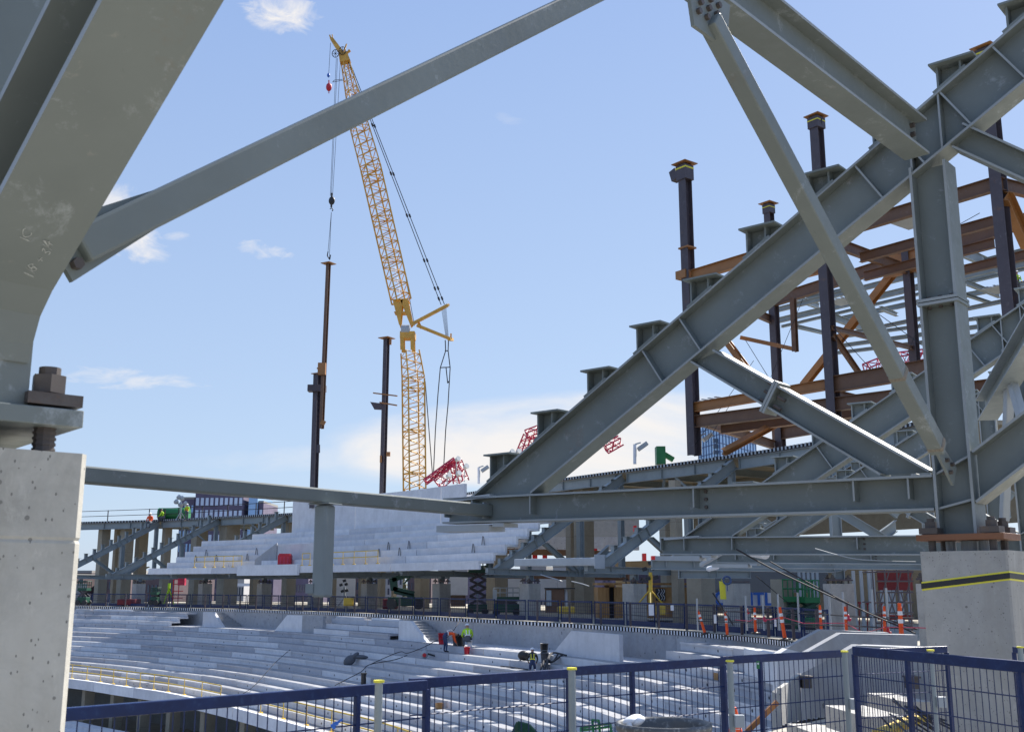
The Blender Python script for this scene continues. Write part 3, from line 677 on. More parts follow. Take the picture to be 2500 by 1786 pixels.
def stair(pxa, pxb, lab, n=8):
    ua, ub = Uw(pxa, -3.4), Uw(pxb, -3.4); a = MB()
    for k in range(n):
        u0 = ua+(ub-ua)*k/n; u1 = ua+(ub-ua)*(k+1)/n; z = WT-(WT-Z0)*(k+.6)/n
        P = [ring(u0, -2.78, Z0), ring(u1, -2.78, Z0), ring(u1, -4.1, Z0), ring(u0, -4.1, Z0)]; h = z-Z0
        if h <= .02: continue
        a.add(P+[p+UP*h for p in P], [(0, 1, 2, 3), (4, 5, 6, 7), (0, 1, 5, 4), (1, 2, 6, 5), (2, 3, 7, 6), (3, 0, 4, 7)])
    put('stair', a, M['wallc'], None, lab, 'stair', None, origin=ring(ub, -3.4, Z0))
stair(522, 578, 'small far concrete stair beside the white parapet below the deck')
stair(1008, 1082, 'concrete stair with eight steps down from the deck behind the workers')
# columns and floor below the bowl
for k in range(20):
    u = 4.0+.62*k
    b_ = ring(u, of+.9, 0)
    a = MB(); n = ringn(u); s_ = V((-n.y, n.x, 0)); b_.z = -10.5; t_ = V((b_.x, b_.y, E+zf_-.5)); a.bx((b_+t_)/2, n*.35, s_*.35, (t_-b_)/2)
    put('concrete_column', a, M['tan'], None, 'square concrete column standing in the dark below the bowl front', 'column', 'columns under the lower bowl', origin=b_)
a = MB(); ringstrip(a, 1.7, 16, [(of+6, -10.4), (of+6, zf_-1.2), (of+6.3, zf_-1.2), (of+6.3, -10.4)], rf=bowl); put('lower_wall', a, M['slab'], None, 'dark back wall in the shadow below the lower bowl', 'wall', origin=ring(8, of+6, -12))
a = MB()
for j in range(6): ringstrip(a, 3, 16, [(of-2-j*.9, -9.5-j*.3), (of-2-j*.9, -10.1-j*.3), (of-1.1-j*.9, -10.1-j*.3), (of-1.1-j*.9, -9.5-j*.3)], rf=bowl)
put('lower_terrace', a, M['pre'], kind='structure', origin=(0, 0, 0))
# ---------------- upper deck ring, its edge girder and the tall tan columns ----------------
UD0 = 5.5; UO = 7.2; UZ = 6.92
def dzu(u): return -.72*max(0, min(1, (u-9)/3.0))
rz = lambda u, o, z: ring(u, o, z+dzu(u))
a = MB(); ringstrip(a, UD0, 16, [(UO+.2, UZ), (22, UZ), (22, UZ+.2), (UO+.2, UZ+.2)], rf=rz); put('upper_deck', a, M['tan'], kind='structure', origin=(0, 0, 0))
a = MB(); vs = []; fs = []; u = UD0; k = 0
while u < 15.9:
    for du, o in ((0, UO+.12), (.013, UO+.12), (.015, UO-.03), (.028, UO-.03)):
        for z in (UZ+.2, UZ+.02): vs.append(rz(u+du, o, z))
    u += .03; k += 4
for j in range(k-1): fs.append((2*j, 2*j+1, 2*j+3, 2*j+2))
a.add(vs, fs); a.m = [0 if q % 4 == 2 else 1 for q in range(len(a.f))]; tag(put('deck_edge_trim', a, [M['galv'], M['recess_shade']], origin=(0, 0, 0)), 'ribbed metal strip along the upper deck edge on top of the raker heads', 'trim')  # shade between the ribs is painted on as dark recess faces
EG = {5: 'long pale edge girder at the right end of the upper deck', 6: 'pale edge girder of the upper deck below the green boom tip', 7: 'edge girder of the upper deck behind the big foreground raker', 8: 'edge girder hidden behind the tall precast wall', 9: 'second hidden edge girder behind the tall precast wall',
      10: 'edge girder at the left end of the tall precast wall', 11: 'edge girder with stepped raker just left of the tall precast wall', 12: 'edge girder below the yellow-vested worker on the far deck', 13: 'edge girder right below the far green tank', 14: 'edge girder under the sitting worker at the far left', 15: 'farthest edge girder beside the left pier'}
for i in range(5, 16):
    ua, ub = (i+.04, i+.96) if i > 5 else (5.5, 5.96)
    p0, p1_ = rz(ua, UO+.35, UZ-.33), rz(ub, UO+.35, UZ-.33)
    a = MB(); a.ib(p0, p1_, .62, .30, .026, .014)
    for t in (.02, .3, .62, .98):
        q = p0+(p1_-p0)*t; a.bar(q-UP*.29, q+UP*.29, .016, .26, up=(p1_-p0).cross(UP))
    put('edge_girder', a, M['steel2'], None, EG[i], 'beam', 'edge girders under the upper deck', origin=p0)
    if i in (6, 7, 12, 13, 14):
        for t in (.55,):
            q = p0+(p1_-p0)*t-UP*.3; n = ringn(i+.5)
            for w in (-1, 1):
                a = MB(); a.bar(q+(p1_-p0).normalized()*w*.5, q+n*1.2+(p1_-p0).normalized()*w*2.2-UP*1.9, .14, .14)
                put('knee_brace', a, M['steel2'], None, 'short slanting knee brace below the upper deck girder', 'brace', 'knee braces below the upper deck', origin=q)
for k in range(22):      # joists under the upper deck
    u = 6.0+k*.45; a = MB(); a.ib(rz(u, UO+.6, UZ-.22), rz(u, 21, UZ-.22), .42, .2)
    put('deck_joist', a, M['steel2'], None, 'grey joist running back under the upper deck slab', 'beam', 'joists under the upper deck', origin=ring(u, UO+.6, UZ-.4))
for k, (ua, ub, o, z0, z1, lb) in enumerate(((5.6, 8.2, 16, 3.0, 6.9, 'tan concrete back wall high under the upper deck at the right'), (5.4, 9.6, 21, -2.0, 1.8, 'long low back wall of the concourse'))):
    a = MB(); ringstrip(a, ua, ub, [(o, z0), (o, z1), (o+.3, z1), (o+.3, z0)]); put('back_wall', a, M['tan'], None, lb, 'wall', None, origin=ring(ua, o, z0))
for i in range(6, 16):     # struts from raker down to columns / horizontal ties
    pass
cc = 0
tallc = [(246, 13, 4), (280, 13, 11), (302, 11.5, 4), (339, 11.5, 11), (400, 11, 4.5), (480, 10, 4), (554, 9, 3.5), (622, 9, 11), (705, 8, 4), (815, 7, 5), (886, 8, 11), (931, 6, 9), (962, 6, 14), (1030, 5.5, 3.6), (1213, 5, 4), (1395, 4, 9), (1428, 4, 4.5), (1628, 3, 11), (1655, 3, 4.5), (1711, 3, 4), (1908, 2, 5), (2072, 2, 9)]
for px, _, off in tallc:
    lo, hi = (5.0, 16); off = max(off, 8.6)
    u = uof(px, off, 0, lo, hi) if px < 1600 else None
    if u is not None: b_ = ring(u, off, ZD); n = ringn(u)
    else:
        Yc = {1628: 66, 1655: 57, 1711: 55, 1908: 50, 2072: 48}[px]; b_ = atz(px, 1500, E+ZD); b_ = V((at(px, 1424, Yc).x, Yc, E+ZD)); n = V((.8, .6, 0))
    wpx = {246: 26, 280: 17, 302: 30, 339: 27, 400: 21, 480: 35, 554: 44, 622: 21, 705: 30, 815: 17, 886: 19, 931: 17, 962: 11, 1030: 32, 1213: 45, 1395: 22, 1428: 42, 1628: 25, 1655: 26, 1711: 58, 1908: 45, 2072: 27}[px]
    w = wpx*b_.y/FP*.82
    s_ = V((-n.y, n.x, 0)); ht = UZ-.03-ZD+(dzu(u) if u else 0)
    if 2072 >= px > 1600: ht = {1628: 7.4, 1655: 7.4, 1711: 2.6, 1908: 2.2, 2072: 2.3}[px]
    a = MB(); a.bx(b_+UP*ht/2, n*w/2, s_*w/2, UP*ht/2)
    put('tall_column', a, M['tan'], None, ['tall tan concrete column', 'tall brownish concrete column'][cc % 2]+' rising from the concourse at picture column %d' % cc, 'column', 'tall columns behind the piers', origin=b_)
    cc += 1
# ---------------- precast upper tier carried by trusses 8-12 ----------------
TG = 'precast step units of the upper tier'
def tier(pxl, pxr, off, z0, z1, lab, nm='tier_riser', mat='pref', seg=1.0, tread=.95, cat='seating riser', grp=TG):
    ua = uof(pxr, off, z1, 6, 16) if pxr else 8.03
    ub = uof(pxl, off, z1, 6, 16); n = max(1, int(round((ub-ua)/seg)))
    for k in range(n):
        u0, u1 = ua+(ub-ua)*k/n, ua+(ub-ua)*(k+1)/n; a = MB()
        ringstrip(a, u0+.003, u1-.003, [(off, z0), (off, z1), (off+tread, z1), (off+tread, z1-.14), (off+.16, z1-.14), (off+.16, z0)], n=max(2, int((u1-u0)/.2)))
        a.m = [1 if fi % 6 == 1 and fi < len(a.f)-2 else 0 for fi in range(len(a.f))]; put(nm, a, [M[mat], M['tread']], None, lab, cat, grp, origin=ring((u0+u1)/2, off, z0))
DEV = -3.35
a = MB()
tier(362, None, -3.5, .80, 1.30, 'flat pale precast front beam of the upper tier', 'tier_front_beam', seg=1.0, tread=1.1, cat='beam', grp='front beams of the upper tier')
lefts = [408, 430, 451, 472, 492, 616]
for j in range(6):
    tier(lefts[j], None, -2.45+.83*j, 1.30+.485*j+ (0 if j else 0), 1.30+.485*(j+1), 'pale precast step unit of the upper tier in row %s from the front' % ['one', 'two', 'three', 'four', 'five', 'six'][j], seg=.95)
# tall wall behind and its return
def wseg(pxl, pxr, off, z0, z1, lab, mat='pref', th=.25):
    u0, u1 = uof(pxr, off, z0, 6, 16), uof(pxl, off, z0, 6, 16); a = MB()
    ringstrip(a, u0+.004, u1-.004, [(off, z0), (off, z1), (off+th, z1), (off+th, z0)], n=max(1, int((u1-u0)/.2)))
    put('tier_wall', a, M[mat], None, lab, 'wall', None, origin=ring(u0, off, z0))
for l, r, t in ((712, 866, 'left third of the tall pale precast wall above the upper tier'), (866, 1076, 'middle of the tall pale precast wall below the crane'), (1076, 1133, 'right end panel of the tall pale precast wall')):
    wseg(l, r, 2.6, 4.2, 6.9, t)
wseg(1133, 1215, 6.2, 3.5, 6.6, 'lower pale wall with ribbed top right of the tall precast wall')
wseg(712, 1133, 2.3, 3.8, 4.25, 'low ledge course under the tall precast wall')
wseg(577, 725, -3.75, .62, 1.42, 'deep front panel of the upper tier below the red bin', th=.2)
wseg(666, 770, -1.9, 1.42, 3.0, 'pale panel behind the red bin on the upper tier', th=.2)
uq = uof(622, -2.6, 1.42, 6, 16); uq2 = uof(666, -2.2, 1.42, 6, 16)
a = MB(); q0, q1 = ring(uq, -2.6, 1.42), ring(uq2, -1.9, 1.42); a.pr([q0, q1, q1+UP*1.75, q0+UP*.45], (0, .2, 0)); put('tier_parapet', a, M['wallc'], None, 'sloping triangular parapet left of the red bin on the upper tier', 'parapet', None, origin=q0)
# red bin
b0 = ring(uof(696, -2.9, 1.6, 6, 16), -2.9, 1.32)
R = emp('barrier_bin', b0, 'bright red plastic bin standing on the upper tier by itself', 'bin')
a = MB(); a.bx(b0+UP*.42, (.5, 0, 0), (0, .35, 0), (0, 0, .42)); put('body', a, M['red'], R, bev=.05)
for k in range(3): a = MB(); a.bx(b0+V((-.28+.28*k, -.36, .4)), (.05, 0, 0), (0, .02, 0), (0, 0, .3)); put('rib', a, M['pink'], R)
a = MB(); a.bx(b0+UP*.88, (.42, 0, 0), (0, .3, 0), (0, 0, .05)); put('lid', a, M['red'], R)
# yellow edge rails
def yrail(rf, u0, u1, off, z, lab, n, h=1.0, lean=0):
    R = emp('safety_rail', rf((u0+u1)/2, off, z), lab, 'railing', 'yellow safety rails')
    for k in range(n+1):
        u = u0+(u1-u0)*k/n; a = MB(); p = rf(u, off, z); a.bar(p, p+UP*h, .04, .04); a.bx(p+UP*.0, (.10, 0, 0), (0, .16, 0), (0, 0, .06)); put('post', a, M['yel'], R)
    for hh_ in (h, h*.55):
        a = MB(); m = n*3; P = [rf(u0+(u1-u0)*k/m, off, z+hh_) for k in range(m+1)]
        for p, q in zip(P, P[1:]): a.bar(p, q, .035, .06)
        put('rail', a, M['yel'], R)
yrail(ring, uof(590, -3.3, 1.6, 6, 16), uof(475, -3.3, 1.6, 6, 16), -3.3, 1.30, 'yellow safety rail on the front of the upper tier left of the red bin', 5, .9)
yrail(ring, uof(922, -3.3, 1.6, 6, 16), uof(812, -3.3, 1.6, 6, 16), -3.3, 1.30, 'yellow safety rail on the upper tier right of the hanging post', 4, .9)
yrail(ring, uof(757, -3.3, 1.6, 6, 16), uof(738, -3.3, 1.6, 6, 16), -3.3, 1.30, 'short yellow safety rail piece just left of the hanging post', 1, .9)
yrail(bowl, 9.2, 15.8, of+.12, zf_+.05, 'long yellow safety rail along the far front edge of the lower bowl', 22, 1.0)
yrail(bowl, 4.3, 8.6, of+.12, zf_+.05, 'long yellow safety rail at the bottom behind the blue fence', 14, 1.0)
# lifting slings left in the precast
k = 0
for px, j in ((528, 1), (503, 2), (604, 1), (626, 2), (949, 2), (999, 2), (976, 1), (926, 1), (1180, 2), (1156, 1), (478, 1)):
    off = -2.5+.83*j; u = uof(px, off, 1.5, 6, 16); p = ring(u, off-.03, 1.30+.485*(j+1)-.42); t = (ring(u+.1, off, 0)-ring(u, off, 0)); t.z = 0; t.normalize()
    a = MB(); a.path([p-t*.14, p-t*.05+UP*.5, p+t*.05+UP*.55, p+t*.16+UP*.02], .022); put('lifting_loop', a, M['rope'], None, 'thin black rope loop hanging from the edge of an upper tier step', 'rope', 'rope loops on the upper tier', origin=p)
# ---------------- guard rails on the concourse ----------------
def meshm():      # welded mesh is far too fine to model at this distance as bars, so the panel is a woven sheet of thin strips
    return M['navyf']
def fence(u0, u1, off, lab, h=1.08, grp='mesh guard fences along the concourse edge', wires=14, mat='navy'):
    R = emp('guard_fence', ring((u0+u1)/2, off, ZD+nz((u0+u1)/2)), lab, 'fence', grp)
    pt = lambda t, z: ring(u0+(u1-u0)*t, off, ZD+nz(u0)+z)
    a = MB(); a.bar(pt(0, h), pt(1, h), .05, .07); put('top_rail', a, M[mat], R)
    a = MB(); a.bar(pt(0, .13), pt(1, .13), .03, .24); put('toe_board', a, M[mat], R)
    a = MB()
    for k in range(wires+1): a.bar(pt(k/wires, .1), pt(k/wires, h), .014, .014)
    for k in range(4): a.bar(pt(0, .3+.18*k), pt(1, .3+.18*k), .012, .012)
    put('mesh', a, M['navyf'], R)
    for t in (0, 1): a = MB(); a.bar(pt(t, 0), pt(t, h+.05), .06, .06); put('post', a, M[mat], R)
u = 4.6; k = 0
while u < 15.6:
    fence(u+.01, u+.30, -1.7, 'navy mesh guard fence standing along the far concourse edge'); u += .32; k += 1
u = 4.5
while u < 15.6:    # rusty stub posts on the deck edge
    b_ = ring(u, -2.35, ZD); a = MB(); a.bar(b_, b_+UP*1.12, .10, .10); put('edge_post', a, M['dark'], None, 'dark rusty stub post standing on the concourse deck edge', 'post', 'stub posts on the deck edge', origin=b_); u += .31
a = MB()
for z in (.55, 1.05):
    P = [ring(4.5+.31*j*.5, -2.35, ZD+z-(.03 if j % 2 else 0)) for j in range(72)]; a.path(P, .012, 4)
tag(put('cable_rail', a, M['rope'], origin=ring(8, -2.35, ZD)), 'two thin steel cables strung along the deck edge posts', 'cable')
# ---------------- near blue fence ----------------
def nf(p0, p1, h, lab, posts=(0, 1), mid=(.5,), rail=.051, wstep=.05, hstep=.155):
    """welded mesh panel, p0,p1 = ends of the top rail"""
    p0, p1 = V(p0), V(p1); d = p1-p0; Lh = d.length; dn = d.normalized(); R = emp('mesh_fence', (p0+p1)/2-UP*h, lab, 'fence', 'navy mesh fence panels in the foreground')
    a = MB(); a.bar(p0, p1, .03, rail); put('top_rail', a, M['navy'], R, bev=.004)
    a = MB(); a.bar(p0-UP*(h-.1), p1-UP*(h-.1), .012, .16); put('toe_board', a, M['navy'], R)
    a = MB(); n = int(Lh/wstep)
    for k in range(1, n): q = p0+dn*(Lh*k/n); a.tube(q-UP*.02, q-UP*(h-.15), .0028, 4)
    put('vertical_wires', a, M['navy'], R)
    a = MB(); n = int(h/hstep)
    for k in range(1, n):
        q = UP*(hstep*k); s_ = dn.cross(UP)*.006; a.tube(p0-q+s_, p1-q+s_, .0035, 4)
    put('horizontal_wires', a, M['navy'], R)
    for t in list(posts)+list(mid):
        q = p0+dn*Lh*t; w = .03; a = MB(); a.bar(q-UP*.02, q-UP*h, w, .025, up=dn); put('upright', a, M['navy'], R, bev=.003)
    return R
ZR = -.50+E; FH = 1.1
def rp(px, py): return atz(px, py, ZR)
pa, pb_, pc_, pd = rp(95, 1748), rp(1036, 1668), rp(1392, 1640), rp(1764, 1614)
nf(pa, rp(1040, 1671), FH, 'navy mesh fence panel at the left, starting behind the huge pier', mid=(.78,))
nf(rp(1000, 1668), rp(1394, 1642), FH, 'navy mesh fence panel in the middle, right of the long left panel', mid=(), posts=(.10, 1))
nf(rp(1388, 1638), rp(1766, 1614), FH, 'navy mesh fence panel behind the grey tote bin', mid=(.38,))
nf(rp(1762, 1611), rp(2062, 1594), FH, 'navy mesh fence panel with the small green tag', mid=(.29,))
g0, g1 = at(2085, 1588, 5.6), at(2520, 1622, 4.75); g1.z = g0.z = (g0.z+g1.z)/2
g0 = atz(2085, 1588, E-.43); g1 = atz(2530, 1630, E-.43)
nf(g0, g1, 1.15, 'navy mesh fence panel nearest the right edge, in front of the taped pier', mid=(.34, .93), rail=.06)
nf(atz(2088, 1592, E-.50), atz(2310, 1584, E-.50), 1.1, 'short navy mesh fence panel joining behind the right foreground panel', mid=())
nf(atz(2475, 1585, E-.55), atz(2640, 1600, E-.55), 1.1, 'navy mesh fence end piece at the right edge beside the taped pier', mid=())
# galvanised sockets with yellow caps
for px, py, lb, z in ((925, 1669, 'galvanised fence post with yellow cap left of the middle of the fence', -.46), (1396, 1637, 'galvanised fence post with yellow cap at the centre joint', -.44), (1782, 1617, 'galvanised fence post with faded yellow cap right of the tote bin', -.47), (2062, 1593, 'galvanised fence post with yellow cap left of the fence corner', -.47), (2272, 1590, 'galvanised fence post with yellow cap in front of the taped pier', -.47), (2491, 1582, 'galvanised fence post with yellow cap at the right edge', -.47)):
    t = atz(px, py, E+z+.02); t += V((t.x, t.y, 0)).normalized()*.09; R = emp('fence_post', t-UP*1.12, lb, 'post', 'capped fence posts')
    a = MB(); a.tube(t-UP*1.12, t, .018, 14); put('tube', a, M['steel2'], R)
    a = MB(); a.tube(t, t+UP*.010, .025, 14); put('cap', a, M['ytape'], R)
    for z_ in (.33, .62):
        a = MB(); a.bx(t+V((.035, -.03, -z_)), (.028, 0, 0), (0, .022, 0), (0, 0, .035)); put('clamp', a, M['galv'], R, bev=.004)
# deck under the camera and behind the fence is the concourse deck itself
# ---------------- grey tote bin ----------------
c0 = at(1620, 1700, 4.6); zt = atz(1620, 1744, 0)  # rim height from its picture row
zr = E-.62; c0 = atz(1620, 1762, zr)
R = emp('tote_tub', c0-UP*.55, 'round grey plastic tub with a towel over its rim, in front of the blue fence', 'tub')
c0b = c0-UP*.55; rr = 100/FP*c0.y*1.02
a = MB(); a.lathe(c0b, [(rr*.80, 0), (rr*.97, .47), (rr*1.0, .50), (rr*1.08, .515), (rr*1.10, .535), (rr*1.08, .55), (rr*1.01, .55), (rr*.97, .53), (rr*.78, .02), (0.001, .02)], 48)
put('body', a, M['tote'], R, smooth=True)
f = bpy.data.curves.new('lettering', 'FONT'); f.body = 'BRUTE'; f.size = .062; f.align_x = 'CENTER'; f.extrude = .0005; f.offset = .0018
fo = bpy.data.objects.new('lettering', f); COL.objects.link(fo)
dg = bpy.context.evaluated_depsgraph_get(); me = bpy.data.meshes.new_from_object(fo.evaluated_get(dg)); bpy.data.objects.remove(fo)
a = MB(); vs = []
for v in me.vertices:
    an = -pi/2-.02+v.co.x/(rr*.965); r_ = rr*(.97-.17*(.47-(.445+v.co.y-.02))/.47)+.002+v.co.z; vs.append(c0b+V((r_*cos(an), r_*sin(an), .435+v.co.y)))
a.add(vs, [tuple(p.vertices) for p in me.polygons]); put('lettering', a, M['black'], R, keepface=True)
a = MB(); 
for k, (dx, dy, sx, sy, sz) in enumerate(((-.155, -.03, .035, .05, .018), (-.135, .0, .04, .05, .022), (-.12, -.05, .03, .035, .02), (-.165, -.06, .018, .03, .05))): a.ell(c0+V((dx, dy, .012 if k < 3 else -.03)), (sx, 0, .01), (0, sy, 0), (0, 0, sz), 12, 8)
o = put('towel', a, M['white'], None, 'crumpled white towel draped over the rim of the grey tub', 'towel', origin=c0+V((-.14, 0, 0)), smooth=True)
# ---------------- ramps / vomitory walls on the near right ----------------
def wallpoly(pts, Y, th, name, lab, mat='pier', Ys=None, cat='wall'):
    P = [at(px, py, (Ys[k] if Ys else Y)) for k, (px, py) in enumerate(pts)]
    a = MB(); n = (P[1]-P[0]).cross(P[-1]-P[0]).normalized()
    if n.y < 0: n = -n
    a.pr([p+n*th/2 for p in P], n*th); return put(name, a, M[mat], None, lab, cat, None, origin=P[0])
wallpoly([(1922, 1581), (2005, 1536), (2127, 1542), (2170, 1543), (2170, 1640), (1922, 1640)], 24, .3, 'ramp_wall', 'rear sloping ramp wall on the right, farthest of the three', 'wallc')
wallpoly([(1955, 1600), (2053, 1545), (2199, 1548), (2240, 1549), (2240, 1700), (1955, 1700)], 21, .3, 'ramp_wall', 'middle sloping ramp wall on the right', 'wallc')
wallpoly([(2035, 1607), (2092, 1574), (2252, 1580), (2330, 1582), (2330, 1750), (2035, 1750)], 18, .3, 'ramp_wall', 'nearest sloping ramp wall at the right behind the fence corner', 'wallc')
wallpoly([(1898, 1598), (1922, 1583), (1990, 1600), (1990, 1760), (1898, 1760)], 19.5, .35, 'ramp_end_wall', 'bright end face of the ramp walls beside the lowest seat rows', 'pref')
# big shaded wall and its pale end, each one true vertical plane
def wallpl(pts, pa, pb, th, name, lab, mat):
    A, B = at(pa[0], 1600, pa[1]), at(pb[0], 1600, pb[1]); d = V((B.x-A.x, B.y-A.y, 0)).normalized(); P = [atpl(x, y, (A.x, A.y), (d.x, d.y)) for x, y in pts]
    n = V((-d.y, d.x, 0)); n = n if n.y > 0 else -n
    if name == 'wall_end': n = V((-1, 0, 0))
    a = MB(); a.pr([p+n*th/2 for p in P], n*th); return put(name, a, M[mat], None, lab, 'wall', None, origin=P[0])
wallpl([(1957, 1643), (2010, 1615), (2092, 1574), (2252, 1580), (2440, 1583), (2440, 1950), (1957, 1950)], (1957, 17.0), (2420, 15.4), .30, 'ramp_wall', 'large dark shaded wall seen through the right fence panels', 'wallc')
wallpl([(1908, 1678), (1956, 1643), (1956, 1950), (1908, 1950)], (1908, 14.7), (1956, 17.0), .06, 'wall_end', 'tapered pale concrete wall end behind the fence, left of the dark wall', 'pier')
wallpoly([(1898, 1693), (1910, 1683), (1910, 1950), (1898, 1950)], 14.6, .3, 'wall_corbel', 'narrow concrete corbel on the wall end behind the fence', 'pier')
# sunlit blocks, timber and rebar in the pit behind the fence
for k, (x0, x1, y0, y1, Y, h, lb) in enumerate(((2098, 2200, 1725, 1748, 11.0, .5, 'pale sunlit concrete step behind the fence, middle one'), (2198, 2262, 1675, 1712, 12.5, .6, 'pale sunlit concrete step behind the fence, upper one'), (2005, 2080, 1772, 1800, 10.0, .4, 'pale sunlit concrete step at the bottom edge'))):
    p = at(x0, y1, Y); q = at(x1, y1, Y); w = q.x-p.x; zt = p.z
    a = MB(); a.bx(((p.x+q.x)/2, Y+.5, zt-h/2), (w/2, 0, 0), (-.05, .5, 0), (0, 0, h/2)); put('step_block', a, M['pier'], None, lb, 'block', None, origin=(p.x, Y, zt-h))
p, q = at(2150, 1790, 9.5), at(2250, 1748, 10.6); a = MB(); a.bar(p, q, .14, .05); put('timber_plank', a, M['yel'], None, 'orange timber plank lying behind the fence near the rebar', 'plank', None, origin=p)
random.seed(3)
for k in range(16):
    x = 2150+random.random()*95; y = 1735+random.random()*50; p = at(x, y-20-k % 3*8, 9.6+random.random()*.5); q = at(x+random.uniform(45, 110), y+random.uniform(5, 38), 9.3+random.random()*.5)
    a = MB(); a.tube(p, q, .009, 5); put('rebar', a, M['black'], None, 'thin dark reinforcing bar sticking out of the pit behind the fence', 'rebar', 'loose rebar behind the fence', origin=p)
a = MB(); a.bar(at(1822, 1786, 13.6), at(1898, 1712, 13.6), .06, .06); put('prop', a, M['rust'], None, 'brown slanting prop against the wall end behind the fence', 'prop', None, origin=at(1822, 1786, 13.6))
a = MB(); a.box(0, .26, 0, .05, 0, .25)
for px, py, Y, lb in ((1966, 1664, 16.6, 'small dark steel bracket at the top of the shaded wall'), (2140, 1709, 16.0, 'dark steel bracket low on the shaded wall'), (2226, 1665, 15.8, 'dark steel bracket high on the shaded wall near the pier'), (2058, 1752, 16.2, 'dark bracket near the bottom of the shaded wall')):
    p = at(px, py, Y); a = MB(); a.bx(p, (.07, 0, 0), (0, .1, 0), (0, 0, .08)); a.bx(p+UP*.08, (.1, 0, 0), (0, .11, 0), (0, 0, .012)); put('wall_bracket', a, M['bolt'], None, lb, 'bracket', None, origin=p)
# ---------------- lattice helper ----------------
def lattice(mb, p0, p1, a0, a1, rot, n, r=.07, rb=.045, ax=V((0, 1, 0))):
    p0, p1 = V(p0), V(p1); d = (p1-p0).normalized(); e = (ax-d*ax.dot(d)).normalized(); f = d.cross(e)
    c, s = cos(rot), sin(rot); X, Y = e*c+f*s, f*c-e*s
    cor = [X+Y, X-Y, -X-Y, -X+Y]
    P = lambda k, t: p0+(p1-p0)*t+cor[k]*((a0+(a1-a0)*t)/2)
    for k in range(4): mb.tube(P(k, 0), P(k, 1), r, 6)
    for i in range(n):
        t0, t1 = i/n, (i+1)/n
        for k in range(4):
            q = (k+1) % 4
            if (i+k) % 2: mb.tube(P(k, t0), P(q, t1), rb, 4)
            else: mb.tube(P(q, t0), P(k, t1), rb, 4)
            if i % 8 == 0: mb.tube(P(k, t0), P(q, t0), rb*1.3, 4)
# ---------------- the big yellow crane ----------------
CY = 140.0; K = FP/CY
def cp(px, py, dy=0): return at(px, py, CY+dy)
R = emp('lattice_crane', cp(1012, 1200), 'tall yellow lattice boom crane rising behind the precast tier, lifting a steel column', 'crane')
a = MB(); lattice(a, cp(1013, 1260), cp(1009, 925), 2.25, 2.3, .46, 26, .12, .06); put('mast', a, M['crane'], R)
a = MB(); lattice(a, cp(1009, 925), cp(1001, 858), 2.3, 1.9, .46, 6, .10, .055); put('mast_head_section', a, M['crane'], R)
a = MB()
for x0 in (978, 1003):
    P = [cp(x0, 815), cp(x0+9, 815), cp(x0+10, 857), cp(x0+1, 857)]
    for dy in (-.9, .9): a.pr([p+V((0, dy, 0)) for p in P], (0, .12, 0))
a.bar(cp(978, 820), cp(1014, 820), 2.0, .9); put('head_plate', a, M['crane'], R)
a = MB(); a.tube(cp(980, 807, -.3), cp(1000, 807, -.3), .8, 16); put('winch_drum', a, M['galv'], R)
a = MB()   # jib foot: two plates forming an A
for dy in (-.9, .9):
    for P in ([(960, 735), (985, 733), (979, 795), (976, 797)], [(978, 734), (997, 734), (1009, 790), (1003, 797)]): a.pr([cp(*p)+V((0, dy, 0)) for p in P], (0, .12, 0))
for y in (737, 745, 765): a.bar(cp(964, y), cp(1000, y), 1.8, .12)
put('jib_foot', a, M['crane'], R)
a = MB(); lattice(a, cp(980, 736), cp(905, 410), 2.05, 2.15, .46, 26, .12, .06); put('jib', a, M['crane'], R)
a = MB(); lattice(a, cp(905, 410), cp(878, 312), 2.15, 2.0, .46, 8, .10, .055); lattice(a, cp(878, 312), cp(843, 152), 2.0, .9, .46, 15, .09, .05); put('jib_tip_section', a, M['crane'], R)
a = MB()   # boom head
a.pr([cp(831, 156), cp(856, 150), cp(848, 130), cp(828, 134)], (0, 1.2, 0)); a.pr([cp(833, 140), cp(846, 136), cp(812, 92), cp(806, 96)], (0, .5, 0))
a.bar(cp(808, 96), cp(805, 86), .2, .2); a.bar(cp(812, 95), cp(811, 85), .15, .15); a.bar(cp(838, 132), cp(846, 108), .2, .16); a.bar(cp(842, 140), cp(853, 122), .25, .2); a.bar(cp(846, 130), cp(855, 124), .3, .25)
put('boom_head', a, M['crane'], R)
for cx, cy in ((819, 131), (836, 124)):
    a = MB(); c = cp(cx, cy, -.7); rw = 11/K
    for k in range(20):
        t0, t1 = 2*pi*k/20, 2*pi*(k+1)/20; a.tube(c+V((cos(t0)*rw*.8, 0, sin(t0)*rw)), c+V((cos(t1)*rw*.8, 0, sin(t1)*rw)), .055, 5)
    for k in range(8): t0 = 2*pi*k/8; a.tube(c, c+V((cos(t0)*rw*.8, 0, sin(t0)*rw)), .03, 4)
    put('sheave', a, M['black'], R)
a = MB()
for off in (-1.0, .9):
    a.bar(cp(1004, 792, off), cp(1093, 745, off*.5), .45, .38); a.bar(cp(1018, 794, off), cp(1102, 828, off*.5), .40, .36)
a.bar(cp(1078, 752, -.6), cp(1094, 744, .6), .5, .3); a.bar(cp(1096, 827, -1), cp(1104, 829, 1), .4, .4); a.tube(cp(1101, 826), cp(1101, 814), .12, 6); a.bar(cp(1020, 783), cp(1028, 800), 1.0, .3)
put('strut_mast', a, M['crane'], R)
a = MB()
for k in range(6): a.tube(cp(1078+k*2.2, 752, k*.15), cp(1088+k*1.3, 820, k*.15), .022, 4)
put('reeving', a, M['rope'], R)
a = MB()
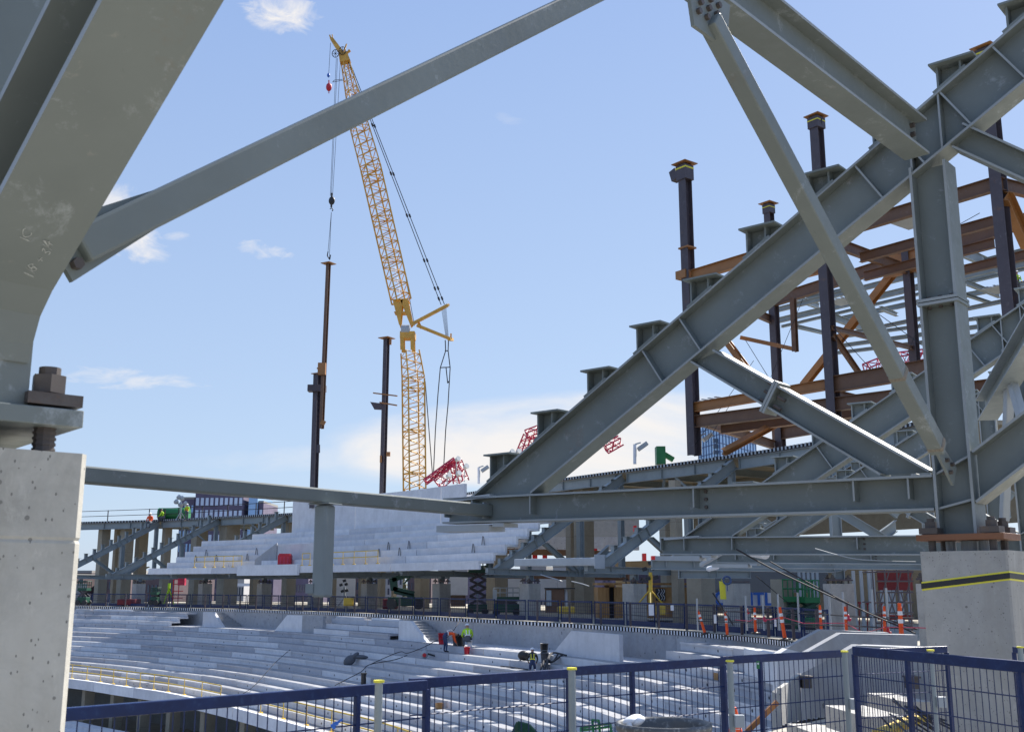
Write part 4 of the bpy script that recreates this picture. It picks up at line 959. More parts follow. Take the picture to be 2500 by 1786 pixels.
for x0, y0, x1, y1 in ((848, 146, 1077, 744), (853, 150, 1085, 743)):
    a.tube(cp(x0, y0), cp(x1, y1), .055, 5)
    for t in (.27, .47, .64, .82, .93, .97): p = cp(x0, y0).lerp(cp(x1, y1), t); q = cp(x0, y0).lerp(cp(x1, y1), t+.012); a.tube(p, q, .14, 5)
for P in ([(1087, 830), (1088, 856), (1075, 897), (1069, 965), (1063, 1050), (1058, 1160)], [(1095, 830), (1094, 856), (1099, 897), (1094, 985), (1088, 1050), (1083, 1145)], [(1089, 897), (1093, 935), (1096, 930)]):
    a.path([cp(*p) for p in P], .07, 5)
a.tube(cp(1086, 856), cp(1095, 856), .07, 4); a.tube(cp(1075, 897), cp(1099, 896), .07, 4); a.tube(cp(1012, 795), cp(980, 620), .04, 4); a.tube(cp(1038, 930), cp(1056, 1160), .06, 4)
put('pendant_rope', a, M['rope'], R)
a = MB()
for x0, y0, x1 in ((821, 142, 806.5), (824, 142, 809), (831, 150, 812)): a.tube(cp(x0, y0), cp(x1, 478), .028, 4)
a.tube(cp(807, 105), cp(802, 190), .03, 4); a.path([cp(838, 196), cp(812, 201), cp(816, 196), cp(836, 194)], .04, 4)
put('hoist_rope', a, M['rope'], R)
a = MB(); a.ell(cp(803, 213), (.42, 0, 0), (0, .42, 0), (0, 0, .62), 12, 8); a.tube(cp(803, 222), cp(803, 228), .07, 5); a.tube(cp(803, 196), cp(803, 206), .09, 6); put('headache_ball', a, M['red'], R, smooth=False)
a = MB(); a.ell(cp(802, 184), (.22, 0, 0), (0, .2, 0), (0, 0, .32), 8, 6); put('limit_weight', a, M['blue'], R)
a = MB(); a.ell(cp(810, 490), (.44, 0, 0), (0, .3, 0), (0, 0, .62), 12, 8); a.bar(cp(810, 472), cp(810, 480), .4, .2); a.tube(cp(809, 500), cp(809, 506), .14, 6)
for k in range(9): t = -1.2+3.9*k/9; t1 = -1.2+3.9*(k+1)/9; c = cp(809, 512); a.tube(c+V((cos(t)*.22, 0, sin(t)*.22)), c+V((cos(t1)*.22, 0, sin(t1)*.22)), .07, 5)
put('hook_block', a, M['black'], R)
a = MB(); a.bar(cp(962, 640, .5), cp(978, 725, .5), .5, .04); a.bar(cp(1015, 856, .5), cp(1023, 1180, .5), .5, .04); put('ladder_strip', a, M['white'], R)
# sling below the hook
a = MB(); a.tube(cp(809, 518), cp(804, 632), .03, 4); a.tube(cp(809, 518), cp(800, 625), .03, 4); a.path([cp(801, 614), cp(799, 624), cp(805, 634), cp(807, 622)], .07, 4)
put('sling', a, M['rope'], None, 'thin sling and shackle between the crane hook and the lifted column', 'sling', None, origin=cp(804, 632))
# hanging and standing steel columns
def icol(name, p0, p1, w, mat, lab, cat='steel column', cap=0, up=V((.5, .87, 0)), grp=None):
    R = emp(name, p0, lab, cat, grp); a = MB(); a.ib(p0, p1, w, w*.95, .035, .03, up=up); put('shaft', a, M[mat], R)
    if cap: a = MB(); a.bar(V(p1), V(p1)+UP*.05, cap, cap, up=up); put('cap_plate', a, M['rust'], R)
    return R
R = icol('lifted_column', at(785, 1046, 88), at(802, 644, 88), .31, 'brown', 'dark steel column hanging tilted from the crane hook beside the tallest post', cap=.95)
a = MB(); a.bx(at(786, 900, 87.8), (.32, 0, 0), (0, .2, 0), (0, 0, .5)); a.bar(at(776, 902, 87.8), at(786, 892, 87.8), .1, .3); a.bar(at(786, 1036, 87.8), at(791, 1026, 87.8), .1, .4); put('lug', a, M['rust'], R)
R = icol('steel_column', at(765, 1240, 90), at(775, 913, 90), .50, 'dark', 'standing dark steel column left of the yellow crane, taller of the two', cap=.8)
a = MB(); a.bx(at(774, 948, 89.9), (.75, 0, 0), (0, .4, 0), (0, 0, .28)); a.bar(at(777, 1085, 89.7), at(777, 1105, 89.7), .1, .3); put('bracket', a, M['dark'], R)
R = icol('steel_column', at(933, 1240, 92), at(944, 826, 92), .42, 'dark', 'standing dark steel column with two cross arms next to the yellow crane', cap=1.1)
a = MB(); a.bar(at(912, 959, 92), at(969, 966, 91), .2, .10); a.bar(at(928, 982, 92), at(968, 989, 91), .2, .12); put('cross_arm', a, M['rust'], R)
a = MB(); a.pr([at(904, 981, 92), at(934, 985, 92), at(934, 1000, 92), at(914, 999, 92)], (0, .2, 0)); put('arm_plate', a, M['dark'], R)
a = MB(); a.bx(at(948, 1108, 91.8), (.16, 0, 0), (0, .16, 0), (0, 0, .18)); a.bx(at(930, 1120, 91.8), (.08, 0, 0), (0, .16, 0), (0, 0, .3)); a.bx(at(953, 835, 91.8), (.1, 0, 0), (0, .1, 0), (0, 0, .22)); put('lug', a, M['rust'], R)
# ---------------- brown steel frame ----------------
F1 = ((10.66, 62), (.61, -.79)); F2 = ((18.3, 75), (.5, -.87)); F3 = ((21.2, 85), (.624, -.78))
def fo(F, o): n = (-F[1][1], F[1][0]); return ((F[0][0]+n[0]*o, F[0][1]+n[1]*o), F[1])
def fp(px, py, F): return atpl(px, py, F[0], F[1])
fd = V((.61, -.79, 0)); fn = V((.79, .61, 0))
def fcol(px, py0, py1, F, w, lab, cap=1.0, x_top=None):
    t = fp(x_top or px, py1, F); b_ = V((t.x, t.y, 0)); k = fp(px, py0, F).z; b_.z = k
    R = icol('frame_column', b_, t, w, 'dark', lab, 'steel column', cap, up=fn, grp='columns of the brown steel frame'); return R, b_, t
R, b_, t = fcol(1690, 1112, 402, F1, .60, 'dark purple-brown steel column standing alone left of the frame with flared head', 1.15, 1671)
a = MB(); a.bar(t-UP*1.05, t-UP*.12, .80, .74, up=fn); put('head_box', a, M['dark'], R)
a = MB(); a.bar(t-UP*.34, t-UP*.24, .82, .76, up=fn); put('yellow_tape', a, M['ytape'], R)
a = MB(); a.bar(t-UP*.4-fd*.5, t-UP*.55-fd*1.0, .5, .7); put('side_bracket', a, M['dark'], R)
p = fp(1678, 608, F1); a = MB(); a.bar(p, p+UP*.10, .78, .78, up=fn); put('splice_plate', a, M['rust'], R)
p = fp(1672, 672, F1); a = MB(); a.bx(p, fd*.4, fn*.4, UP*.25); put('lug', a, M['rust'], R)
R, b_, t = fcol(1896, 1098, 498, F2, .55, 'thin dark steel column with rusty cap plate, second from the left of the frame', 1.05, 1876)
a = MB(); a.bar(t-UP*.75, t-UP*.1, .66, .64, up=fn); put('head_box', a, M['dark'], R); a = MB(); a.bar(t-UP*.33, t-UP*.27, .68, .66, up=fn); put('yellow_tape', a, M['ytape'], R)
R, b_, t = fcol(2030, 1110, 286, F1, .55, 'tall dark steel column crossing behind the big raker near its middle', .95, 1992)
a = MB(); a.bar(t-UP*.7, t-UP*.08, .66, .7, up=fn); put('head_box', a, M['dark'], R); a = MB(); a.bar(t-UP*.3, t-UP*.24, .68, .72, up=fn); put('yellow_tape', a, M['ytape'], R)
a = MB(); a.bar(fp(1976, 296, F1), fp(1977, 314, F1), .06, .1); a.ell(fp(1984, 331, F1), (.1, 0, 0), (0, .1, 0), (0, 0, .14)); a.tube(fp(2004, 290, F1), fp(2003, 306, F1), .08, 5); put('lug', a, M['black'], R)
R, b_, t = fcol(2462, 1000, 120, F1, .58, 'tall dark steel column at the right edge of the picture behind the raker', 1.05, 2406)
a = MB(); a.bar(t-UP*.7, t-UP*.08, .72, .7, up=fn); put('head_box', a, M['dark'], R); a = MB(); a.bar(t-UP*.3, t-UP*.22, .74, .72, up=fn); put('yellow_tape', a, M['ytape'], R)
R, b_, t = fcol(2236, 900, 598, F2, .5, 'short dark steel column showing right behind the foreground column', 0, 2212)
FG = 'beams of the brown steel frame'
def fbeam(p0, p1, h, mat, lab, w=.3):
    a = MB(); a.ib(p0, p1, h, w, .03, .03); put('frame_beam', a, M[mat], None, lab, 'beam', FG, origin=p0)
def zb(px, F, z): # point of plane F in picture column px at height z above eye
    lo, hi = -3000., 1424.
    for _ in range(40):
        m = (lo+hi)/2
        if fp(px, m, F).z-E > z: lo = m
        else: hi = m
    return fp(px, (lo+hi)/2, F)
fbeam(zb(1688, F1, 18.15), zb(2005, F1, 18.15), .68, 'rust', 'orange-brown beam high between the lone column and the middle column', .34)
fbeam(zb(2005, F1, 18.15), zb(2420, F1, 18.15), .68, 'brown', 'dark brown top beam reaching the column at the right edge', .34)
fbeam(zb(2440, F1, 18.1), zb(2440, F1, 18.1)+fn*9+fd*1.5, .62, 'brown', 'dark brown beam leaving the picture at the upper right', .3)
for k, (o, z, pl, pr_, mt, lb) in enumerate(((4.5, 18.0, 1745, 2030, 'rust', 'rusty inner beam just behind the orange top beam at the left'), (4.5, 18.0, 2100, 2426, 'brown', 'second brown top beam behind the right edge column'), (8.5, 18.2, 2110, 2428, 'brown', 'third brown top beam behind the right edge column'), (12, 18.2, 2350, 2560, 'brown', 'short brown beam in the gap beside the right edge column'))):
    fbeam(zb(pl, fo(F1, o), z), zb(pr_, fo(F1, o), z), .55, mt, lb)
fbeam(zb(1882, F2, 19.9), zb(2206, F2, 19.9), .80, 'brown', 'long dark brown beam rising right towards the bolted joint of the frame', .36)
fbeam(zb(2216, F2, 19.9), zb(2520, F2, 19.9), .80, 'brown', 'dark brown beam right of the bolted joint, passing the right edge column', .36)
fbeam(zb(1692, F1, 10.15), zb(2016, F1, 10.15), .55, 'rust', 'rusty orange lower beam between the lone column and middle column', .36)
fbeam(zb(2022, F1, 10.1), zb(2300, F1, 10.1), .85, 'brown', 'deep dark brown lower beam right of the middle column', .4)
fbeam(zb(1700, F1, 9.3), zb(2300, F1, 8.9), .7, 'brown', 'second deep brown beam directly below the lower frame beam', .4)
fbeam(zb(1885, F2, 10.3), zb(2500, F2, 10.3), .8, 'brown', 'rear lower brown beam mostly hidden behind the front one', .4)
fbeam(zb(1694, F1, 10.0)-UP*.5, zb(1894, F2, 10.0)-UP*.5, .6, 'brown', 'brown cross beam running back from the lone column at the lower floor')
fbeam(zb(1690, F1, 17.6), zb(1882, F2, 18.6), .55, 'brown', 'brown cross beam running back from the lone column at the upper floor')
fbeam(zb(2004, F1, 18.1), zb(2214, F2, 19.2), .62, 'brown', 'brown cross beam running back from the middle column at the upper floor')
fbeam(fp(2030, 800, F1), fp(2230, 850, F2), .26, 'brown', 'slim purple brown rail from the middle column to the column behind', .2)
fbeam(zb(2022, F1, 9.6), zb(2240, F2, 10), .7, 'brown', 'brown cross beam running back from the middle column at the lower floor')
def fbrace(x0, y0, F0, x1, y1, F1_, w, mat, lab):
    p, q = fp(x0, y0, F0), fp(x1, y1, F1_); a = MB(); a.ib(p, q, w, w, .03, .025, up=fn); put('frame_brace', a, M[mat], None, lab, 'brace', 'braces of the brown steel frame', origin=p)
fbrace(1962, 940, F2, 2194, 650, F2, .45, 'rust', 'long orange diagonal brace climbing to the bolted joint of the frame')
fbrace(2034, 818, F1, 2100, 914, fo(F1, 3), .25, 'brown', 'short dark brace falling right from the middle column')
fbrace(2456, 478, F1, 2510, 600, fo(F1, 3), .5, 'rust', 'rusty brace at the upper right edge beside the edge column')
fbrace(1766, 1104, F1, 1905, 1028, fo(F1, 4), .36, 'rust', 'rusty brace in front of the blue glass tower')
fbrace(1735, 780, fo(F1, 2), 1850, 935, fo(F1, 2), .35, 'rust', 'small rusty brace piece below the big raker')
fbrace(1936, 728, fo(F1, 3), 1942, 858, fo(F1, 3), .28, 'brown', 'thin brown hanger dropping behind the big raker')
fbrace(1810, 824, fo(F1, 3), 1940, 852, fo(F1, 3), .24, 'rust', 'slim orange rail ending at the thin brown hanger')
fbrace(2240, 640, F2, 2262, 700, F2, .4, 'rust', 'rusty brace stub right of the bolted joint')
p = zb(2212, F2, 19.9); a = MB(); a.bx(p-UP*.2, fd*1.6, fn*.12, UP*.75); put('gusset', a, M['rust'], None, 'rusty bolted gusset plate at the joint of the brown frame', 'plate', origin=p)
for k, (x0, y0, x1, y1) in enumerate(((2320, 560, 2392, 520), (1690, 1095, 1840, 880), (1725, 1080, 1796, 965), (1820, 830, 1882, 930), (1882, 920, 1960, 730), (2040, 805, 2130, 905), (2200, 900, 2262, 750), (2080, 720, 2262, 850))):
    a = MB(); a.tube(fp(x0, y0, F1), fp(x1, y1, F1), .018, 4); put('guy_wire', a, M['rope'], None, 'thin guy wire strung inside the brown steel frame', 'wire', 'guy wires in the frame', origin=fp(x0, y0, F1))
# grey floor beams behind
GB = [(1890, 758, 2245, 668, .38), (1900, 782, 2520, 634, .44), (1908, 797, 2520, 652, .2), (2034, 782, 2256, 734, .38), (2340, 724, 2520, 688, .38), (2036, 822, 2520, 720, .26), (2036, 824, 2440, 770, .24), (2036, 846, 2440, 790, .3), (2404, 640, 2520, 610, .6), (2350, 684, 2520, 644, .4), (2430, 660, 2520, 640, .4), (2036, 862, 2440, 812, .25), (1968, 728, 2080, 702, .25)]
for k, (x0, y0, x1, y1, h) in enumerate(GB):
    F = fo(F3, (k % 5)*2.5); a = MB(); a.ib(fp(x0, y0, F), fp(x1, y1, F), h, .3, .025, .02); put('floor_beam', a, M['steel2'], None, 'pale grey floor beam running through the upper right frame', 'beam', 'pale floor beams at the right', origin=fp(x0, y0, F))
for k, (x0, y0, x1, y1, h) in enumerate(((2030, 772, 2105, 800, .55), (1942, 796, 2020, 814, .3), (1940, 726, 2000, 748, .5), (2344, 612, 2408, 640, .8), (2360, 690, 2440, 722, .35), (2150, 752, 2190, 768, .3), (2210, 728, 2262, 748, .25), (2300, 700, 2420, 740, .2), (2470, 720, 2520, 740, .3))):
    F = fo(F3, 0); G_ = fo(F3, 9); a = MB(); a.ib(fp(x0, y0, F), fp(x1, y1, G_), h, .28, .025, .02); put('cross_floor_beam', a, M['steel2'], None, 'short pale cross beam between the grey floor beams', 'beam', 'pale cross beams at the right', origin=fp(x0, y0, F))
for k, (x, y, n, s, F) in enumerate(((2170, 538, 6, 12, F1), (1780, 690, 4, 8, F1), (1706, 978, 5, 8, F1), (2020, 735, 6, 9, F3), (2400, 704, 4, 8, F3))):   # bundles of ribbed deck sheet
    p = fp(x, y, F); a = MB()
    for j in range(6): a.bar(p+fd*j*.25+UP*.06*(j % 2), p+fd*j*.25+UP*.06*(j % 2)+fn*2.0, .14, .05)
    a.bar(p+fd*.6-UP*.04, p+fd*.6-UP*.04+fn*2.0, 1.5, .03)
    put('deck_sheets', a, M['galv'], None, ['ribbed metal sheets lying on the upper brown beam', 'ribbed sheet bundle on the rusty beam at the left of the frame', 'ribbed sheet bundle on the lower rusty beam by the lone column', 'ribbed sheet bundle on the pale floor beams', 'ribbed sheets on the pale floor beams near the vested worker'][k], 'metal sheets', origin=p)
# roof and columns added out of view on the right to shade the bowl
a = MB(); a.pr([V((47, 52, 30+E)), V((70, 40, 34+E)), V((90, 92, 34+E)), V((59, 106, 30+E))], (0, 0, .5)); put('added_shade_roof', a, M['slab'], None, 'large roof slab added beyond the right edge to shade the bowl', 'roof', origin=(60, 70, 30))
for x, y in ((50, 56), (66, 48), (62, 100), (82, 88), (57, 78)):
    a = MB(); a.bar(V((x, y, -2+E)), V((x, y, 31+E)), .8, .8); put('added_shade_column', a, M['dark'], None, 'tall steel column under the added shading roof beyond the right edge', 'steel column', 'columns of the added shading roof', origin=(x, y, -2+E))
# ---------------- red crane parts, green lift, floodlights on the deck ----------------
def redlat(segs, Y, lab, mat='pink'):
    R = emp('red_boom', at(segs[0][0], segs[0][1], Y), lab, 'crane boom')
    for k, (x0, y0, x1, y1, w0, w1, n) in enumerate(segs):
        a = MB(); lattice(a, at(x0, y0, Y), at(x1, y1, Y), w0, w1, .5, n, .085, .05); put('boom_section', a, M[mat], R)
    return R
redlat([(1038, 1176, 1112, 1122, .5, .5, 9), (1066, 1180, 1124, 1132, 1.3, 1.1, 8), (1112, 1124, 1126, 1176, 1.0, 1.3, 6)], 120, 'crimson lattice boom pieces poking up right of the yellow crane base')
redlat([(1278, 1108, 1292, 1062, 1.2, .9, 5), (1286, 1062, 1390, 1022, .9, .8, 10), (1290, 1104, 1400, 1062, .7, .7, 9)], 115, 'crimson lattice boom visible left of the big raker foot')
redlat([(1478, 1094, 1516, 1074, .9, .8, 4)], 110, 'small tip of a crimson boom below the big raker')
redlat([(2118, 908, 2190, 876, 1.3, 1.1, 6), (2190, 880, 2275, 866, 1.2, 1.0, 6)], 100, 'crimson lattice boom crossing behind the slender brace at the right')
redlat([(2074, 1030, 2110, 1012, 1.0, .8, 4)], 100, 'small crimson boom end above the rear raker')
def deckz(px): return UZ+.22
def lampmast(px, py0, py1, Y, lab):
    R = emp('floodlight', at(px, py0, Y), lab, 'floodlight', 'small floodlights'); a = MB(); a.tube(at(px, py0, Y), at(px, py1, Y), .10, 8); put('pole', a, M['white'], R)
    a = MB(); t = at(px, py1, Y); a.bar(t, t+V((.35, 0, .1)), .08, .08); a.bx(t+V((.45, 0, -.12)), (.26, 0, .18), (0, .28, 0), (-.07, 0, .10)); put('lamp_head', a, M['galv'], R, bev=.02)
lampmast(1169, 1180, 1140, 78, 'small floodlight on a pole right of the tall precast wall'); lampmast(1550, 1132, 1084, 62, 'white floodlight on a pole right of the big raker, above the ribbed deck'); lampmast(1709, 1108, 1062, 64, 'white floodlight on a pole in front of the blue glass tower')
for px, py, Y, lb in ((1114, 1123, 92, 'round silver lamp on the crimson boom top'), (1134, 1141, 90, 'small grey lamp right of the crimson boom'), (1092, 1163, 88, 'white lamp cluster on the tall precast wall end'), (1116, 1158, 88, 'dark lamp cluster on the tall precast wall end'), (1246, 1106, 15.4, 'round lamp far left above the raker foot bracket'), (1262, 1105, 15.6, 'round lamp right above the raker foot bracket')):
    Yq = 88 if Y < 20 else Y; p = at(px, py, Yq); a = MB(); a.tube(p, p+V((.22, -.25, .14)), .16, 12, .24); a.tube(p, p-UP*1.2, .04, 5); put('lamp', a, M['galv'], None, lb, 'lamp', origin=p)
fbeam(zb(1760, fo(F1, 3), 9.2), zb(2300, fo(F1, 3), 9.0), .6, 'brown', 'deep shadowed brown girder filling the gap below the lower frame beam', .5)
fbeam(zb(2100, fo(F1, 6), 10.0), zb(2500, fo(F1, 6), 9.8), .9, 'brown', 'brown girder behind the foreground column at the lower frame floor', .5)
R = emp('boom_lift', at(1612, 1124, 66), 'green boom lift tip showing above the ribbed deck', 'lift')
a = MB(); a.bx(at(1612, 1112, 66), (.28, 0, 0), (0, .4, 0), (0, 0, .55)); a.bar(at(1614, 1104, 66), at(1644, 1122, 66), .3, .3); put('boom', a, M['green'], R)
# ---------------- far buildings ----------------
def windows(R, p0, ux, wz, nx, nz_, w, h, nrm, mat='win', skip=()):
    for i in range(nx):
        for j in range(nz_):
            if (i, j) in skip: continue
            c = p0+ux*((i+.5)/nx)+UP*(wz*(j+.5)/nz_)+nrm*.06; a = MB(); a.bx(c, ux.normalized()*w/2, nrm*.06, UP*h/2); put('window', a, M[mat], R)
def bldg(name, px0, px1, pyt, Y, depth, mat, lab, nx, nz_, zbot=-10.5+E, rot=.25, wmat='win', cat='building', wf=.55):
    p, q = at(px0, pyt, Y), at(px1, pyt, Y); W_ = q.x-p.x; c, s = cos(rot), sin(rot); ux = V((c, s, 0))*(W_/c*.9); uy = V((-s, c, 0))*depth
    R = emp(name, (p.x, p.y, zbot), lab, cat); H = p.z-zbot; o = V((p.x, p.y, zbot)); a = MB(); a.bx(o+ux/2+uy/2+UP*H/2, ux/2, uy/2, UP*H/2); put('wall', a, M[mat], R)
    a = MB(); a.bx(o+ux/2+uy/2+UP*(H+.3), ux/2*1.01, uy/2*1.01, UP*.3); put('roof', a, M['slab'], R)
    n = -uy.normalized()
    vis = min(H, 60); z0 = H-vis
    if nx: windows(R, o+UP*(z0+1), ux, vis-2, nx, nz_, ux.length/nx*wf, (vis-2)/nz_*.62, n, wmat)
    return R, o, ux, uy, H
R, o, ux, uy, H = bldg('apartment_tower', 478, 608, 1200, 290, 22, 'brick', 'tall purple-brown apartment tower with white windows, far left', 10, 10, rot=.0, wf=.62)
R2, o2, ux2, uy2, H2 = bldg('apartment_wing', 441, 479, 1218, 292, 20, 'brick', 'lower stepped wing at the left of the apartment tower', 4, 9, rot=.0, wf=.5, wmat='glass')
R3, *_ = bldg('glass_stair_tower', 608, 632, 1209, 291, 18, 'glass', 'slim glass stair tower at the right of the apartment tower', 0, 0, rot=0)
R3, *_ = bldg('apartment_wing', 632, 645, 1227, 292, 18, 'brick', 'narrow end wing right of the glass stair tower', 1, 7, rot=0)
gt = at(1755, 1029, 520); R = emp('glass_tower', (gt.x, gt.y, -8), 'pale blue glass office tower behind the brown steel frame', 'building')
pl, prr = at(1703, 1034, 545), at(1843, 1043, 560); H = gt.z+8
a = MB(); base = [V((gt.x, gt.y, -8)), V((pl.x, pl.y, -8)), V((pl.x+(prr.x-gt.x), pl.y+(prr.y-gt.y), -8)), V((prr.x, prr.y, -8))]; a.add(base+[b+UP*H for b in base], [(0, 1, 2, 3), (4, 5, 6, 7), (0, 1, 5, 4), (1, 2, 6, 5), (2, 3, 7, 6), (3, 0, 4, 7)]); put('glass_body', a, M['glass'], R)
a = MB()
for f0, f1, n in ((base[1], base[0], 8), (base[0], base[3], 12)):
    nn = (f1-f0).cross(UP).normalized()*.15
    for k in range(n+1): q = f0+(f1-f0)*k/n+nn; a.bar(q+UP*40, q+UP*H, .25, .25)
    for k in range(9): a.bar(f0+nn+UP*(H-2-k*4.2), f1+nn+UP*(H-2-k*4.2), .2, .3)
put('mullions', a, M['bpanel'], R)
for k in range(6):
    q = base[0]+(base[1]-base[0])*.15-V((0, .8, 0))+UP*(H-9-k*2.9); a = MB(); a.bx(q, (1.8, 0, 0), (0, 1.0, 0), (0, 0, .9)); put('balcony', a, M['dwin'], R)
a = MB()
for k in range(6): a.tube(V((gt.x-8+k*4, gt.y+6, gt.z)), V((gt.x-8+k*4, gt.y+6, gt.z+2.5)), .12, 4)
a.tube(V((gt.x-8, gt.y+6, gt.z+2.4)), V((gt.x+12, gt.y+6, gt.z+2.4)), .1, 4); put('roof_railing', a, M['white'], R)
# low town beyond the concourse
M['brick2'] = plain('brown_brick', (0.12, 0.085, 0.09), 0.85, var=.2, scale=.2); M['stone'] = plain('pale_render', (0.38, 0.37, 0.37), 0.8, var=.1, scale=.2)
town = [(40, 120, 1406, 230, 'brick2'), (150, 235, 1398, 260, 'brick2'), (236, 300, 1403, 240, 'brick2'), (300, 348, 1396, 300, 'stone'), (350, 440, 1408, 210, 'brick2'), (455, 540, 1400, 240, 'brick'), (545, 600, 1412, 190, 'stone'), (600, 680, 1402, 260, 'brick'), (700, 760, 1408, 220, 'brick'), (800, 900, 1404, 240, 'brick2'), (905, 990, 1398, 320, 'stone'), (995, 1060, 1406, 260, 'brick2'),
        (1070, 1150, 1395, 300, 'stone'), (1160, 1260, 1400, 240, 'brick'), (1270, 1340, 1388, 260, 'stone'), (1350, 1460, 1384, 220, 'stone'), (1470, 1560, 1380, 240, 'brick'), (1570, 1700, 1376, 200, 'brick')]
for k, (x0, x1, yt, Y, mt) in enumerate(town):
    bldg('town_building', x0, x1, yt, Y, 18, mt, ['low %s building on the horizon' % {'brick': 'purple brick', 'brick2': 'brown brick', 'stone': 'pale rendered'}[mt]][0]+[' behind the left pier', ' beside the left pier', ' under the far left truss', ' between far left trusses', ' left of the first far pier', ' below the apartment tower', ' under the red bin', ' left of the hanging post', ' at the hanging post', ' right of the hanging post', ' behind the green boom lift', ' right of the crane mast base', ' left of the open scissor lift', ' behind the scissor lift', ' behind the brown job box', ' left of the plywood hut', ' behind the plywood hut', ' right of the plywood hut'][k], 8, 4, rot=((k*37) % 7-3)*.08, wmat='dwin', wf=.45)
# distant tree belt
def leafm():
    m, nt, b, co = newmat('bare_spring_foliage', 0.9); c = ramp(nt, noise(nt, co, .6, 5), [(0.35, (0.05, 0.05, 0.03)), (0.65, (0.11, 0.10, 0.05))]); nt.links.new(c, b.inputs['Base Color']); return m
M['leaf'] = leafm()
random.seed(11)
a = MB()
for k in range(2600):
    px = random.uniform(60, 1750); Y = random.uniform(330, 620); z = random.uniform(-9, -9+random.choice((9, 12, 14))); p = V(((px-1250)/FP*Y, Y, z+E)); s_ = random.uniform(.9, 2.2)
    d1 = V((random.gauss(0, 1), random.gauss(0, 1), random.gauss(0, 1))).normalized()*s_; d2 = d1.cross(V((random.gauss(0, 1), random.gauss(0, 1), random.gauss(0, 1)))).normalized()*s_
    a.add([p-d1-d2*.5, p+d1-d2*.3, p+d2, p-d1*.5+d2], [(0, 1, 2, 3)])
put('distant_trees', a, M['leaf'], None, 'belt of distant bare trees on the horizon', 'trees', kind='stuff', origin=(-50, 450, -9))
